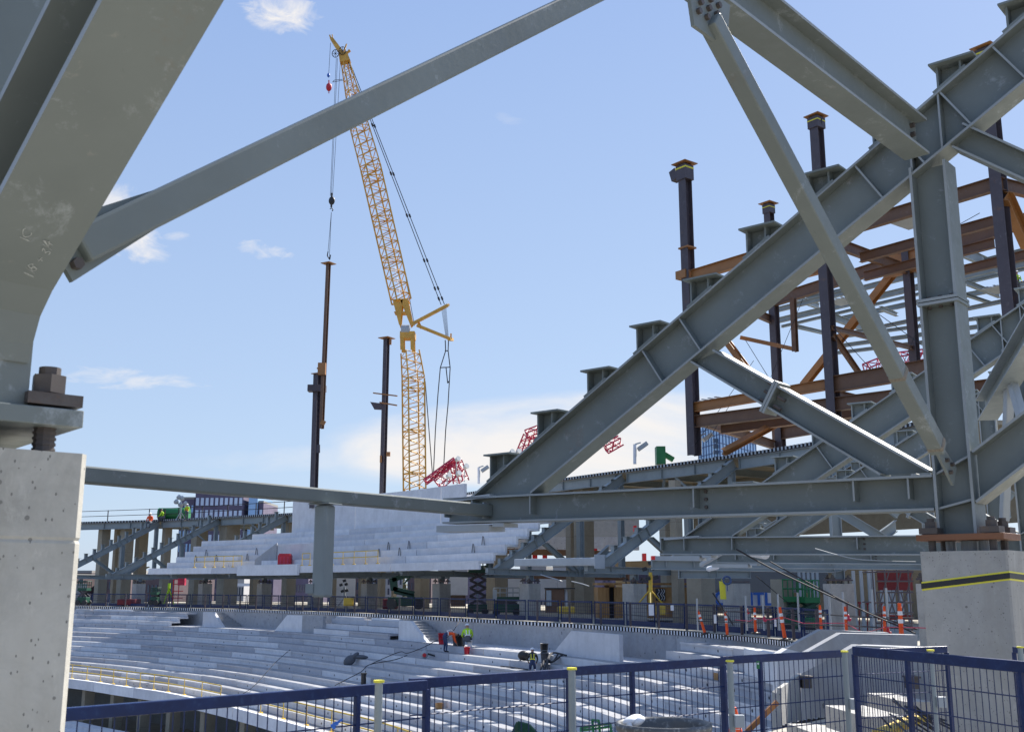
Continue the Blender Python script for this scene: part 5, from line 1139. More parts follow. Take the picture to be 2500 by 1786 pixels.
# ---------------- workers ----------------
import bmesh
def person(base, yaw, pose, cols, label, helmet='white', vest=None, scale=1.0, extra=None):
    """one continuous skinned body; joints in metres, x right, y forward, z up"""
    J = pose; V_ = []; Eg = []; Rr = []; idx = {}
    def nd(n, r): idx[n] = len(V_); V_.append(V(J[n])); Rr.append(r)
    for n, r in (('pel', .125), ('bel', .125), ('che', .155), ('nec', .055), ('hed', .095), ('top', .075), ('shL', .075), ('elL', .048), ('wrL', .034), ('haL', .032), ('shR', .075), ('elR', .048), ('wrR', .034), ('haR', .032),
                 ('hiL', .105), ('knL', .068), ('anL', .045), ('toL', .042), ('hiR', .105), ('knR', .068), ('anR', .045), ('toR', .042)): nd(n, r)
    for a_, b_ in (('pel', 'bel'), ('bel', 'che'), ('che', 'nec'), ('nec', 'hed'), ('hed', 'top'), ('che', 'shL'), ('shL', 'elL'), ('elL', 'wrL'), ('wrL', 'haL'), ('che', 'shR'), ('shR', 'elR'), ('elR', 'wrR'), ('wrR', 'haR'),
                   ('pel', 'hiL'), ('hiL', 'knL'), ('knL', 'anL'), ('anL', 'toL'), ('pel', 'hiR'), ('hiR', 'knR'), ('knR', 'anR'), ('anR', 'toR')): Eg.append((idx[a_], idx[b_]))
    for s in 'LR':
        h, w = V(J['ha'+s]), V(J['wr'+s]); d = (h-w).normalized(); sd_ = d.cross(V((0, 1, .3))).normalized()
        for k, (o, l) in enumerate(((-.03, .07), (-.01, .085), (.01, .08), (.03, .062))):
            q = len(V_); V_.append(h+d*.035+sd_*o); Rr.append(.0095); V_.append(h+d*(.035+l*.6)+sd_*o*1.1); Rr.append(.009); V_.append(h+d*(.03+l)+sd_*o-V((0, 0, .012))); Rr.append(.008); Eg += [(idx['ha'+s], q), (q, q+1), (q+1, q+2)]
        q = len(V_); V_.append(h+d*.01-sd_*.05+V((0, .02, 0))); Rr.append(.011); V_.append(h+d*.045-sd_*.065+V((0, .03, 0))); Rr.append(.009); Eg += [(idx['ha'+s], q), (q, q+1)]
    me = bpy.data.meshes.new('person_skin'); me.from_pydata(V_, Eg, []); o = bpy.data.objects.new('tmp', me); COL.objects.link(o)
    md = o.modifiers.new('skin', 'SKIN'); md.use_smooth_shade = True
    sv = me.skin_vertices[0].data
    for k, r in enumerate(Rr): sv[k].radius = (r, r)
    sv[0].use_root = True
    sb = o.modifiers.new('sub', 'SUBSURF'); sb.levels = 1; sb.render_levels = 1
    dg = bpy.context.evaluated_depsgraph_get(); m2 = bpy.data.meshes.new_from_object(o.evaluated_get(dg)); bpy.data.objects.remove(o)
    m2.name = 'person'
    for c in ('shirt', 'trousers', 'skin', 'boots'): m2.materials.append(M[cols[c]])
    segs = [(a_, b_, m) for (a_, b_, m) in (('pel', 'bel', 1), ('bel', 'che', 0), ('che', 'nec', 0), ('nec', 'hed', 2), ('hed', 'top', 2), ('shL', 'elL', 0), ('elL', 'wrL', 0), ('wrL', 'haL', 2), ('shR', 'elR', 0), ('elR', 'wrR', 0), ('wrR', 'haR', 2), ('hiL', 'knL', 1), ('knL', 'anL', 1), ('anL', 'toL', 3), ('hiR', 'knR', 1), ('knR', 'anR', 1), ('anR', 'toR', 3))]
    def ds(p, a_, b_):
        a_, b_ = V(J[a_]), V(J[b_]); t = max(0, min(1, (p-a_).dot(b_-a_)/max(1e-6, (b_-a_).length_squared))); return (p-a_-(b_-a_)*t).length
    for f in m2.polygons:
        c = f.center; f.material_index = min((ds(c, a_, b_), m) for a_, b_, m in segs)[1]; f.use_smooth = True
    r = bpy.data.objects.new('person', m2); COL.objects.link(r); r.location = base; r.rotation_euler = (0, 0, yaw); r.scale = (scale,)*3; LOCAL.add(r.name)
    tag(r, label, 'person')
    hd = V(J['hed']); hz = (V(J['top'])-hd).normalized(); fw = V(J.get('face', (0, 1, 0))).normalized(); fw = (fw-hz*fw.dot(hz)).normalized(); sd_ = fw.cross(hz)
    if helmet:
        a = MB(); c = hd+hz*.045
        n = 14; vs = []; fs = []
        for j in range(6):
            t = (pi/2)*j/5
            for i in range(n): vs.append(c+sd_*cos(2*pi*i/n)*cos(t)*.125+fw*sin(2*pi*i/n)*cos(t)*.145+hz*sin(t)*.115)
        for j in range(5):
            for i in range(n): fs.append((j*n+i, j*n+(i+1) % n, (j+1)*n+(i+1) % n, (j+1)*n+i))
        a.add(vs, fs); a.bx(c+fw*.15+hz*.005, sd_*.09, fw*.045, hz*.008); q = put('helmet', a, M[helmet], r, smooth=True)
    a = MB(); a.ell(hd+fw*.095-hz*.0, sd_*.012, fw*.016, hz*.022, 6, 5)    # nose, eyes, mouth
    put('nose', a, M['skin'], r)
    for s_ in (-1, 1): a = MB(); a.ell(hd+fw*.088+sd_*.035*s_+hz*.022, sd_*.012, fw*.006, hz*.008, 6, 4); put('eye', a, M['black'], r)
    a = MB(); a.ell(hd+fw*.088-hz*.042, sd_*.026, fw*.006, hz*.006, 6, 4); put('mouth', a, M['red'], r)
    if vest:     # reflective straps over shoulders and round the waist
        a = MB(); up = (V(J['che'])-V(J['bel'])).normalized(); rt_ = (V(J['shR'])-V(J['shL'])).normalized(); f_ = rt_.cross(up).normalized()
        if up.cross(f_).dot(rt_) > 0: pass
        b_, c_ = V(J['bel']), V(J['che']); 
        for s_ in (-1, 1):
            P = [b_+rt_*.07*s_+f_*.135, c_+rt_*.08*s_+f_*.165, c_+up*.13+rt_*.09*s_+f_*.02, c_+rt_*.08*s_-f_*.165, b_+rt_*.07*s_-f_*.135]
            for p, q in zip(P, P[1:]): a.bar(p, q, .045, .012, up=f_)
        n = 12
        for i in range(n):
            t0, t1 = 2*pi*i/n, 2*pi*(i+1)/n; R0 = lambda t: b_+up*.02+rt_*cos(t)*.150+f_*sin(t)*.150
            a.bar(R0(t0), R0(t1), .01, .05, up=up)
        put('vest_strap', a, M[vest], r)
    return r
stand = dict(pel=(0, 0, .95), bel=(0, .0, 1.1), che=(0, .01, 1.34), nec=(0, .01, 1.52), hed=(0, .03, 1.64), top=(0, .03, 1.74), shL=(-.19, 0, 1.43), elL=(-.25, .04, 1.17), wrL=(-.2, .2, 1.02), haL=(-.17, .27, 1.0), shR=(.19, 0, 1.43), elR=(.25, .04, 1.17), wrR=(.2, .2, 1.05), haR=(.16, .27, 1.04),
             hiL=(-.09, 0, .9), knL=(-.11, .03, .5), anL=(-.12, 0, .09), toL=(-.13, .15, .05), hiR=(.09, 0, .9), knR=(.11, .04, .5), anR=(.12, 0, .09), toR=(.13, .15, .05))
bend = dict(pel=(0, -.10, .92), bel=(0, .06, 1.03), che=(0, .30, 1.06), nec=(0, .47, 1.02), hed=(0, .58, .95), top=(0, .65, .87), face=(0, .4, -1), shL=(-.18, .38, 1.0), elL=(-.2, .46, .74), wrL=(-.14, .56, .54), haL=(-.12, .6, .47), shR=(.18, .38, 1.0), elR=(.2, .44, .74), wrR=(.15, .54, .52), haR=(.13, .58, .45),
            hiL=(-.09, -.1, .88), knL=(-.13, -.04, .48), anL=(-.15, -.08, .09), toL=(-.16, .07, .05), hiR=(.09, -.1, .88), knR=(.13, .02, .48), anR=(.15, -.02, .09), toR=(.16, .13, .05))
crouch = dict(pel=(0, -.12, .36), bel=(0, -.04, .5), che=(0, .1, .72), nec=(0, .17, .88), hed=(0, .22, .99), top=(0, .24, 1.09), shL=(-.19, .11, .8), elL=(-.27, .2, .56), wrL=(-.2, .38, .44), haL=(-.18, .45, .42), shR=(.19, .11, .8), elR=(.27, .2, .56), wrR=(.2, .38, .42), haR=(.18, .45, .4),
              hiL=(-.1, -.1, .34), knL=(-.2, .28, .42), anL=(-.17, .02, .09), toL=(-.19, .16, .05), hiR=(.1, -.1, .34), knR=(.2, .28, .42), anR=(.17, .02, .09), toR=(.19, .16, .05))
kneel = dict(pel=(0, -.06, .42), bel=(0, .0, .56), che=(0, .12, .8), nec=(0, .2, .96), hed=(0, .26, 1.06), top=(0, .27, 1.16), shL=(-.19, .13, .88), elL=(-.28, .2, .62), wrL=(-.22, .36, .46), haL=(-.2, .43, .42), shR=(.19, .13, .88), elR=(.28, .2, .62), wrR=(.22, .36, .44), haR=(.2, .43, .4),
             hiL=(-.1, -.05, .4), knL=(-.13, .14, .08), anL=(-.12, -.3, .07), toL=(-.12, -.42, .05), hiR=(.1, -.05, .4), knR=(.13, .14, .08), anR=(.12, -.3, .07), toR=(.12, -.42, .05))
sit = dict(pel=(0, 0, .08), bel=(0, .0, .22), che=(0, .05, .48), nec=(0, .08, .65), hed=(0, .11, .77), top=(0, .12, .87), shL=(-.19, .04, .56), elL=(-.26, .12, .3), wrL=(-.16, .3, .2), haL=(-.13, .37, .18), shR=(.19, .04, .56), elR=(.26, .12, .3), wrR=(.16, .3, .2), haR=(.13, .37, .18),
           hiL=(-.1, .02, .08), knL=(-.13, .44, .05), anL=(-.13, .46, -.36), toL=(-.13, .6, -.4), hiR=(.1, .02, .08), knR=(.13, .44, .05), anR=(.13, .46, -.36), toR=(.13, .6, -.4))
def tread(px, py, back=.35):    # point on the bowl step seen at this picture place
    best = None
    for i in range(12):
        u = None; lo = 2; o = O0-RT*i+back; z = Z0-RR*i
        for k in range(260):
            u = 2+k*.05; p = bowl(u, o, z); x, y = pxof(p)
            e = abs(x-px)+abs(y-py)
            if best is None or e < best[0]: best = (e, p, i, u)
    return best[1]
def heading(p, toward=1):  # yaw so that local +y points away from the camera (1) 
    return math.atan2(-p.x, p.y)
p = tread(1087, 1598); person(p, heading(p)-1.35, bend, dict(shirt='orange', trousers='jeans', skin='skin', boots='black'), 'person in orange vest and blue jeans bending over on the bowl steps', 'black', 'conew')
pO = p
p = tread(1137, 1586); person(p, heading(p)+.1, crouch, dict(shirt='lime', trousers='grey', skin='skin', boots='black'), 'person in lime hooded top crouching with back to us on the bowl steps', 'white', 'conew', 1.08)
pL = p
p = tread(1299, 1640); person(p, heading(p), kneel, dict(shirt='black', trousers='jeans', skin='skin', boots='grey'), 'person in dark top, pale vest straps and white helmet kneeling on steps', 'white', 'ytape', .88)
pK = p
p = at(2487, 724, 62); person(p, pi, stand, dict(shirt='lime', trousers='grey', skin='skin', boots='black'), 'person in lime shirt and white helmet up in the frame at right edge', 'white', 'black', .9)
p = at(366, 1277, 106.5); person(p, pi, sit, dict(shirt='orange', trousers='grey', skin='skin', boots='black'), 'person in red-orange top sitting on the far deck edge, legs dangling', 'conew', None, 1.15)
p = at(398, 1273, 109); person(p, pi/2, crouch, dict(shirt='lime', trousers='grey', skin='skin', boots='black'), 'person in lime crouching beside the green tank on the far deck', 'black', None, 1.15)
p = at(455, 1271, 107); person(p, pi, stand, dict(shirt='lime', trousers='grey', skin='skin', boots='black'), 'person in yellow and orange vest standing on the far deck', 'white', 'orange', .95)
# far deck kit
p = at(425, 1272, 110); R = emp('tank', p, 'dark green tank lying on the far upper deck', 'tank'); a = MB(); a.tube(p+V((-1.6, 0, .75)), p+V((1.5, 0, .75)), .62, 14); put('drum', a, M['green'], R)
a = MB(); a.bar(p+V((-1.5, 0, .08)), p+V((1.5, 0, .08)), .9, .14); put('skid', a, M['black'], R)
p = at(440, 1270, 108); R = emp('tripod_lamp', p, 'silver tripod lamp cluster on the far upper deck', 'lamp'); a = MB(); a.tube(p, p+UP*2.2, .07, 6)
for t in (0, 2.1, 4.2): a.tube(p+UP*.9, p+V((cos(t)*.6, sin(t)*.6, 0)), .04, 5)
put('stand', a, M['galv'], R); a = MB()
for dx, dz in ((-.45, 1.9), (.1, 2.25), (.5, 1.7), (0, 1.6), (-.2, 2.35)): a.tube(p+V((dx, 0, dz)), p+V((dx-.15, -.2, dz-.1)), .28, 9, .18)
put('lamps', a, M['galv'], R)
for px in (388, 401): p = at(px, 1274, 109); a = MB(); a.bar(p, p+UP*1.3, .12, .12); put('stub_post', a, M['black'], None, 'short dark stub post on the far upper deck %s' % ('left of the lime worker' if px < 395 else 'right of the lime worker'), 'post', None, origin=p)
R = emp('deck_railing', rz(13.5, 8.2, UZ+.2), 'thin cable railing along the far upper deck', 'railing')
for z in (.55, 1.1): a = MB(); a.path([rz(12.6+.2*k, 7.5, UZ+.2+z) for k in range(18)], .03, 4); put('cable', a, M['rope'], R)
for k in range(9): a = MB(); q = rz(12.6+.42*k, 7.5, UZ+.2); a.bar(q, q+UP*1.15, .08, .08); put('post', a, M['rope'], R)
# ---------------- buckets, tools and rubbish on the steps ----------------
def bucket(p, mat, lab, r=.15, h=.36):
    R = emp('bucket', p, lab, 'bucket'); a = MB(); a.lathe(p, [(r*.82, 0), (r, h), (r*1.06, h), (r*1.06, h-.03), (r*.98, h-.04), (r*.95, h-.01), (r*.8, .02), (.001, .02)], 14); put('pail', a, M[mat], R, smooth=True)
    a = MB(); a.path([p+V((-r, 0, h)), p+V((-r*.6, 0, h+.10)), p+V((r*.6, 0, h+.10)), p+V((r, 0, h))], .006, 4); put('handle', a, M['galv'], R)
for px, py, mt, lb, s_ in ((1082, 1562, 'red', 'red bucket above the bending worker', 1.7), (1121, 1566, 'black', 'black bucket left of the crouching lime worker', 1.6), (1110, 1584, 'grey', 'grey bucket in front of the bending worker', 1.3), (1140, 1588, 'red', 'small red bucket at the feet of the lime worker', 1.1), (1150, 1584, 'conew', 'white bucket right of the lime worker', 1.0), (1326, 1603, 'black', 'black bucket alone on the steps above the kneeling worker', 1.35), (1332, 1622, 'grey', 'dark bucket with pale label beside the hose bundle', 1.3)):
    p = tread(px, py, .5); bucket(p, mt, lb, .15*s_, .36*s_)
def hose(pts, r, lab, nm='hose', back=.1):
    a = MB(); a.path([p for p in pts], r, 6); put(nm, a, M['rope'], None, lab, nm, None, origin=pts[0])
def lerp(P, n=5):
    out = []
    for k in range((len(P)-1)*n+1): out.append(V(cr([tuple(p) for p in P], k/n)))
    return out
for k in range(6):
    a0, a1, a2, a3 = tread(1322+k*2, 1645, .1), tread(1330+k*2, 1625, .2), tread(1345, 1612-k, .2), tread(1362+k*4, 1603-k, .2)
    hose(lerp([a0+UP*.06, a1+UP*(.1+.03*k), a2+UP*.12, a3+UP*.06]), .045, 'thick black hose in the bundle right of the kneeling worker'); bpy.context.scene.collection.objects[-1]['group'] = 'hoses in the bundle'
hose(lerp([tread(1216, 1636)+UP*.05, tread(1240, 1636)+UP*.06, tread(1290, 1641)+UP*.05]), .03, 'thin black hose lying left of the kneeling worker')
p = tread(1278, 1622); a = MB(); a.ell(p+UP*.25, (.3, 0, 0), (0, .2, 0), (0, 0, .24)); a.tube(p+UP*.2, p+V((.25, 0, 0)), .03, 5); a.tube(p+UP*.2, p+V((-.2, 0, 0)), .03, 5); put('coring_machine', a, M['black'], None, 'small black machine just left of the kneeling worker', 'machine', origin=p)
p = tread(1032, 1615); R = emp('leaf_blower', p, 'handheld blower with red end and black nozzle on the steps', 'blower'); a = MB(); a.ell(p+UP*.22, (.2, 0, 0), (0, .16, 0), (0, 0, .22)); put('body', a, M['galv'], R); a = MB(); a.tube(p+V((0, -.16, .18)), p+V((0, -.2, .18)), .11, 12); put('fan_cover', a, M['red'], R); a = MB(); a.tube(p+V((.15, 0, .25)), p+V((.85, 0, .05)), .055, 8, .035); put('nozzle', a, M['black'], R)
p = tread(850, 1622); a = MB(); a.ell(p+V((0, 0, .25)), (.35, 0, .2), (0, .22, 0), (-.12, 0, .26)); a.ell(p+V((.6, 0, .45)), (.5, 0, -.02), (0, .2, 0), (0, 0, .13)); a.ell(p+V((.3, 0, .5)), (.25, 0, .15), (0, .2, 0), (0, 0, .18)); put('work_jacket', a, M['grey'], None, 'dark heap of bag and jacket lying on the steps left of centre', 'bag', origin=p, smooth=True)
for px, py, lb, s_ in ((1758, 1612, 'small brown cardboard box on the upper steps at right', .3), (1074, 1736, 'small brown box behind the fence left of centre', .28)):
    p = tread(px, py, .4); R = emp('cardboard_box', p, lb, 'box'); a = MB(); a.bx(p+UP*s_*.45, (s_*.55, .05, 0), (-.05, s_*.5, 0), (0, 0, s_*.45)); put('carton', a, M['wood'], R); a = MB(); a.pr([p+V((-s_*.5, -s_*.5, s_*.9)), p+V((s_*.5, -s_*.5, s_*.9)), p+V((s_*.5, -s_*.75, s_*1.0)), p+V((-s_*.5, -s_*.75, s_*1.0))], (0, 0, .01)); put('flap', a, M['wood'], R)
p = tread(1266, 1750); a = MB(); a.tube(p+V((-.2, 0, .08)), p+V((.2, 0, .08)), .05, 8); put('caulk_tube', a, M['white'], None, 'small white tube lying on the steps behind the fence', 'tube', origin=p)
p = tread(282+580, 1480+190); 
for px, py, lb in ((890, 1682, 'black and blue flask on the steps above the fence rail'),):
    p = at(px, 1690, 12.5); p = tread(px, py, .3); a = MB(); a.tube(p, p+UP*.55, .14, 10); a.tube(p+UP*.55, p+UP*.62, .17, 10); put('flask', a, M['black'], None, lb, 'flask', origin=p)
# loose cables over the steps
def cable(pts, r, lab, mat='rope'):
    pts = [pts[0]]+[p+UP*.12 for p in pts[1:]]
    a = MB(); a.path(lerp(pts, 6), r, 5); put('cable', a, M[mat], None, lab, 'cable', None, origin=pts[0])
cable([ring(uof(1128, -2.6, ZD), -2.6, ZD+.05), tread(1092, 1552)+UP*.4, tread(1060, 1565)+UP*.05, tread(1030, 1585)+UP*.05, tread(1000, 1597)+UP*.05, tread(975, 1606)+UP*.05, tread(900, 1630)+UP*.05], .022, 'black cable coming down the wall behind the workers and over the steps')
cable([tread(1000, 1597)+UP*.06, tread(960, 1620)+UP*.05, tread(900, 1628)+UP*.05, tread(880, 1640)+UP*.05, tread(850, 1660)+UP*.05, tread(815, 1690)+UP*.05], .024, 'black cable winding down the middle of the steps')
cable([tread(705, 1592)+UP*.05, tread(670, 1628)+UP*.3, tread(620, 1680)+UP*.2, tread(590, 1700)+UP*.05], .02, 'thin dark line crossing the steps at the left')
# ---------------- traffic delineators ----------------
def delineator():
    R = emp('traffic_delineator', (0, 0, 0), 'x', 'traffic cone', 'orange delineators along the deck edge', local=True)
    a = MB(); a.lathe((0, 0, 0), [(.20, 0), (.20, .05), (.10, .06), (.06, .09)], 12); put('base', a, M['black'], R)
    a = MB(); a.lathe((0, 0, 0), [(.062, .06), (.05, 1.02), (.055, 1.04), (.055, 1.06), (.03, 1.07), (.03, 1.12), (.001, 1.13)], 12); put('post', a, M['orange'], R)
    for z in (.62, .84): a = MB(); a.lathe((0, 0, 0), [(.062, z), (.060, z+.11)], 12); put('band', a, M['conew'], R)
    a = MB(); a.bx((0, 0, 1.12), (.04, 0, 0), (0, .02, 0), (0, 0, .05)); put('handle', a, M['orange'], R)
    return R
D0 = delineator(); first = True
for px, py, tilt, lb, sc_ in ((1722, 1547, -.28, 'orange delineator leaning left, first from the left on the deck edge', 1.0), (1776, 1553, -.04, 'orange delineator on a flat black foot, second from the left', 1.0), (1845, 1546, .0, 'orange delineator behind the left end of the white box parapet', .95), (1917, 1562, -.12, 'orange delineator with a scrap of white tied on, leaning slightly', 1.12), (2005, 1540, 0, 'orange delineator behind the top of the rear ramp wall', .85), (2067, 1545, 0, 'short orange delineator standing between ramp walls with pink tape', .8), (2160, 1546, .05, 'orange delineator with a red cloth at its foot', .75), (2203, 1576, 0, 'orange delineator right beside the taped pier', .95)):
    Yq = {1722: 44, 1776: 43, 1845: 40, 1917: 37, 2005: 36, 2067: 33, 2160: 30, 2203: 24.5}[px]
    p = at(px, py, Yq); q = D0 if first else dup(D0, p); first = False
    q.location = p; q['label'] = lb; q.rotation_euler = (0, tilt, 0); q.scale = (sc_*.95, sc_*.95, sc_*.84)
p = at(1797, 1815, 12.5); R = emp('traffic_cone', p, 'small red and white cone low behind the fence right of the tub', 'traffic cone'); a = MB(); a.lathe(p, [(.13, 0), (.13, .02), (.10, .03), (.025, .38), (.03, .39), (.001, .40)], 14); put('cone', a, M['orange'], R); 
for z in (.12, .24): a = MB(); a.lathe(p, [(.102-z*.205, z), (.095-z*.205, z+.05)], 14); put('band', a, M['conew'], R)
# caution tape
a = MB(); P = [at(x, y, Y) for x, y, Y in ((1795, 1512, 41), (1830, 1515, 40), (1845, 1508, 39.6), (1880, 1512, 38), (1910, 1505, 37), (1960, 1520, 35), (2064, 1520, 33), (2110, 1545, 27), (2160, 1530, 29), (2203, 1530, 24.5), (2260, 1532, 22))]
for p, q in zip(P, P[1:]): a.bar(p, q, .01, .022)
tag(put('barrier_tape', a, M['pink'], origin=P[0]), 'pink barrier tape strung between the orange delineators', 'tape')
for k, (px, py, Y, mt) in enumerate(((2168, 1545, 29, 'red'), (1824, 1495, 41, 'red'), (2071, 1512, 33, 'pink'), (1866, 1514, 39, 'pink'))):
    p = at(px, py, Y); a = MB(); a.ell(p+UP*.06, (.05, 0, .02), (0, .03, 0), (0, 0, .10), 7, 5); a.ell(p+V((.05, 0, 0)), (.05, 0, 0), (0, .03, 0), (.02, 0, .05), 7, 5); put('tape_scrap', a, M[mt], None, ['red cloth at the foot of a delineator near the ramps', 'red scrap tied to the left scaffold post', 'pink scrap hanging between the ramp walls', 'pink scrap tied low on the fence post'][k], 'tape', origin=p)
# pale scaffold posts of the near guard rail
for k, px in enumerate((1704, 1824, 1866, 1903, 1952, 2029, 2063, 2135, 2170)):
    Y = 44-(px-1704)*.028; p = at(px, 1540, Y); p.z = at(px, 1538 if px < 2000 else 1545, Y).z; a = MB(); a.tube(p, p+UP*1.25, .035, 6); put('guard_post', a, M['galv'], None, 'thin galvanised guard post on the deck edge right of the hut', 'post', 'thin guard posts at the right', origin=p)
a = MB(); P = [at(x, y, 44-(x-1704)*.028) for x, y in ((1700, 1490), (1800, 1492), (1900, 1494), (2000, 1498), (2100, 1505), (2240, 1508))]; a.path(P, .02, 4); P = [at(x, y, 44-(x-1704)*.028) for x, y in ((1700, 1515), (1800, 1518), (1900, 1520), (2000, 1525), (2100, 1528), (2240, 1535))]; a.path(P, .02, 4)
tag(put('guard_cable', a, M['rope'], origin=P[0]), 'slack guard cables between the thin galvanised posts', 'cable')
# ---------------- concourse contents ----------------
def boxat(name, px0, px1, py0, py1, Y, d, mat, lab, cat, bev=0, R=None, rot=0.0):
    p, q = at(px0, py1, Y), at(px1, py0, Y); c = V(((p.x+q.x)/2, Y+d/2, (p.z+q.z)/2)); a = MB(); cs, sn = cos(rot), sin(rot)
    a.bx(c, V((cs, sn, 0))*((q.x-p.x)/2), V((-sn, cs, 0))*(d/2), (0, 0, (q.z-p.z)/2))
    if R is None: return put(name, a, M[mat], None, lab, cat, None, origin=(c.x, c.y, p.z), bev=bev)
    return put(name, a, M[mat], R, bev=bev)
# plywood hut
Yh = 58; b_ = at(1570, 1508, Yh); R = emp('plywood_hut', b_, 'long plywood site hut with a dark doorway and a window of white squiggles', 'hut')
boxat('wall', 1461, 1487, 1433, 1508, Yh, 3, 'wood', 0, 0, R=R); boxat('wall', 1501, 1683, 1433, 1508, Yh, 3, 'wood', 0, 0, R=R); boxat('wall', 1487, 1501, 1424, 1432, Yh, 3, 'wood', 0, 0, R=R); boxat('doorway', 1487, 1501, 1432, 1508, Yh+.6, 2, 'recess_shade', 0, 0, R=R)
boxat('roof', 1458, 1686, 1422, 1427.5, Yh-.12, 3.3, 'wood', 0, 0, R=R); w_ = boxat('window', 1601, 1624, 1436, 1465, Yh-.05, .06, 'black', 0, 0, R=R)
a = MB()
for dx in (-.12, .04, .16): a.path(lerp([at(1612, 1436, Yh)+V((dx, -.12, -.02)), at(1612, 1443, Yh)+V((dx+.05, -.12, 0)), at(1612, 1450, Yh)+V((dx-.04, -.12, 0)), at(1612, 1457, Yh)+V((dx+.06, -.12, 0)), at(1612, 1464, Yh)+V((dx, -.12, 0))], 4), .014, 4)
put('painted_squiggles', a, M['white'], w_)
R = emp('job_box', at(1358, 1500, 64), 'dark brown job box cabinet standing right of the concrete pier', 'cabinet')
boxat('body', 1333, 1378, 1436, 1495, 64, 1.6, 'brown', 0, 0, R=R); boxat('notice', 1334, 1346, 1440, 1478, 63.9, .05, 'galv', 0, 0, R=R); boxat('side_sheet', 1379, 1385, 1438, 1480, 64.2, .6, 'white', 0, 0, R=R); boxat('lid', 1331, 1404, 1434, 1437, 63.9, 1.8, 'black', 0, 0, R=R)
boxat('generator', 1362, 1404, 1480, 1497, 62, 1.2, 'yel', 'low yellow machine in front of the job box', 'generator', .05)
boxat('generator', 838, 862, 1459, 1478, 78, 1.2, 'yel', 'yellow generator below the floodlight mast', 'generator', .05)
boxat('storage_chest', 1100, 1135, 1452, 1480, 72, 1.4, 'brown', 'low reddish brown chest behind the guard rail', 'chest', .03)
boxat('storage_chest', 934, 968, 1461, 1486, 76, 1.4, 'dred', 'dark red compressor box below the green boom lift', 'machine', .05)
boxat('storage_chest', 285, 330, 1462, 1476, 98, 1.6, 'dred', 'dark red skip box at the far left of the concourse', 'skip', .04)
for k, (x0, x1, y0, y1, Y, lb) in enumerate(((1098, 1142, 1406, 1452, 84, 'white hoarding panel left of the open scissor lift'), (1188, 1192, 1400, 1460, 84, 'thin white panel strip'), (1240, 1276, 1412, 1485, 82, 'white hoarding panel left of the pier by the job box'), (1318, 1360, 1412, 1460, 80, 'white hoarding panel above the brown job box'), (1362, 1386, 1414, 1450, 80, 'grey hoarding panel right above the job box'), (820, 868, 1396, 1478, 92, 'pale corrugated sheet wall behind the floodlight mast'), (540, 640, 1423, 1430, 150, 'long white roof edge seen under the tier'), (1700, 1900, 1446, 1478, 66, 'long white site hoarding with blue lettering'))):
    o = boxat('hoarding', x0, x1, y0, y1, Y, .2, 'white', lb, 'hoarding')
# blue lettering on the hoarding
for tx, px, sz in (('CO', 1746, 1.15), ('ITL', 1858, 1.05)):
    f = bpy.data.curves.new('hoarding_text', 'FONT'); f.body = tx; f.size = sz; f.align_x = 'CENTER'; f.extrude = .02; f.offset = .03
    fo_ = bpy.data.objects.new('t', f); COL.objects.link(fo_); dg = bpy.context.evaluated_depsgraph_get(); me = bpy.data.meshes.new_from_object(fo_.evaluated_get(dg)); bpy.data.objects.remove(fo_)
    p = at(px, 1476, 65.8); a = MB(); a.add([(p.x+v.co.x, p.y-.05-v.co.z, p.z+v.co.y) for v in me.vertices], [tuple(q.vertices) for q in me.polygons]); put('hoarding_letters', a, M['blue'], None, 'blue letters %s painted on the white hoarding' % tx, 'lettering', origin=p, keepface=True)
# dark glazed facade strip behind
boxat('facade', 1690, 2240, 1395, 1446, 72, .4, 'dwin', 'dark glazed facade band behind the right piers', 'facade')
boxat('facade', 1560, 1700, 1400, 1500, 74, .4, 'brick', 'dark wall behind the plywood hut', 'wall')
# dark lintel beams along the back
a = MB(); a.bar(at(1236, 1404, 90), at(1540, 1408, 78), .6, .5); put('lintel_beam', a, M['brown'], None, 'long dark lintel beam behind the bare trusses', 'beam', origin=at(1236, 1404, 90))
a = MB(); a.bar(at(1240, 1345, 95), at(1500, 1352, 84), .5, .5); put('lintel_beam', a, M['brown'], None, 'upper dark lintel beam behind the bare trusses', 'beam', origin=at(1240, 1345, 95))
boxat('block_wall', 1340, 1560, 1262, 1310, 110, 1, 'slab', 'pale block wall far behind the trusses under the big chord', 'wall'); boxat('block_wall', 1240, 1560, 1310, 1342, 104, 1, 'wallc', 'grey block wall far behind the bare trusses', 'wall')
for k, (x0, y0, x1, y1) in enumerate(((1446, 1338, 1458, 1362), (1300, 1342, 1312, 1372), (1325, 1352, 1336, 1376), (1570, 1350, 1578, 1370), (1592, 1356, 1602, 1372), (1548, 1282, 1554, 1296))):
    o = boxat('red_stack', x0, x1, y0, y1, 92, .8, 'red', 'small bright red panel number %s behind the bare trusses' % ['one', 'two', 'three', 'four', 'five', 'six'][k], 'panel'); o['group'] = 'red panels behind the trusses'; o['label'] = 'small bright red panel glimpsed behind the bare trusses'
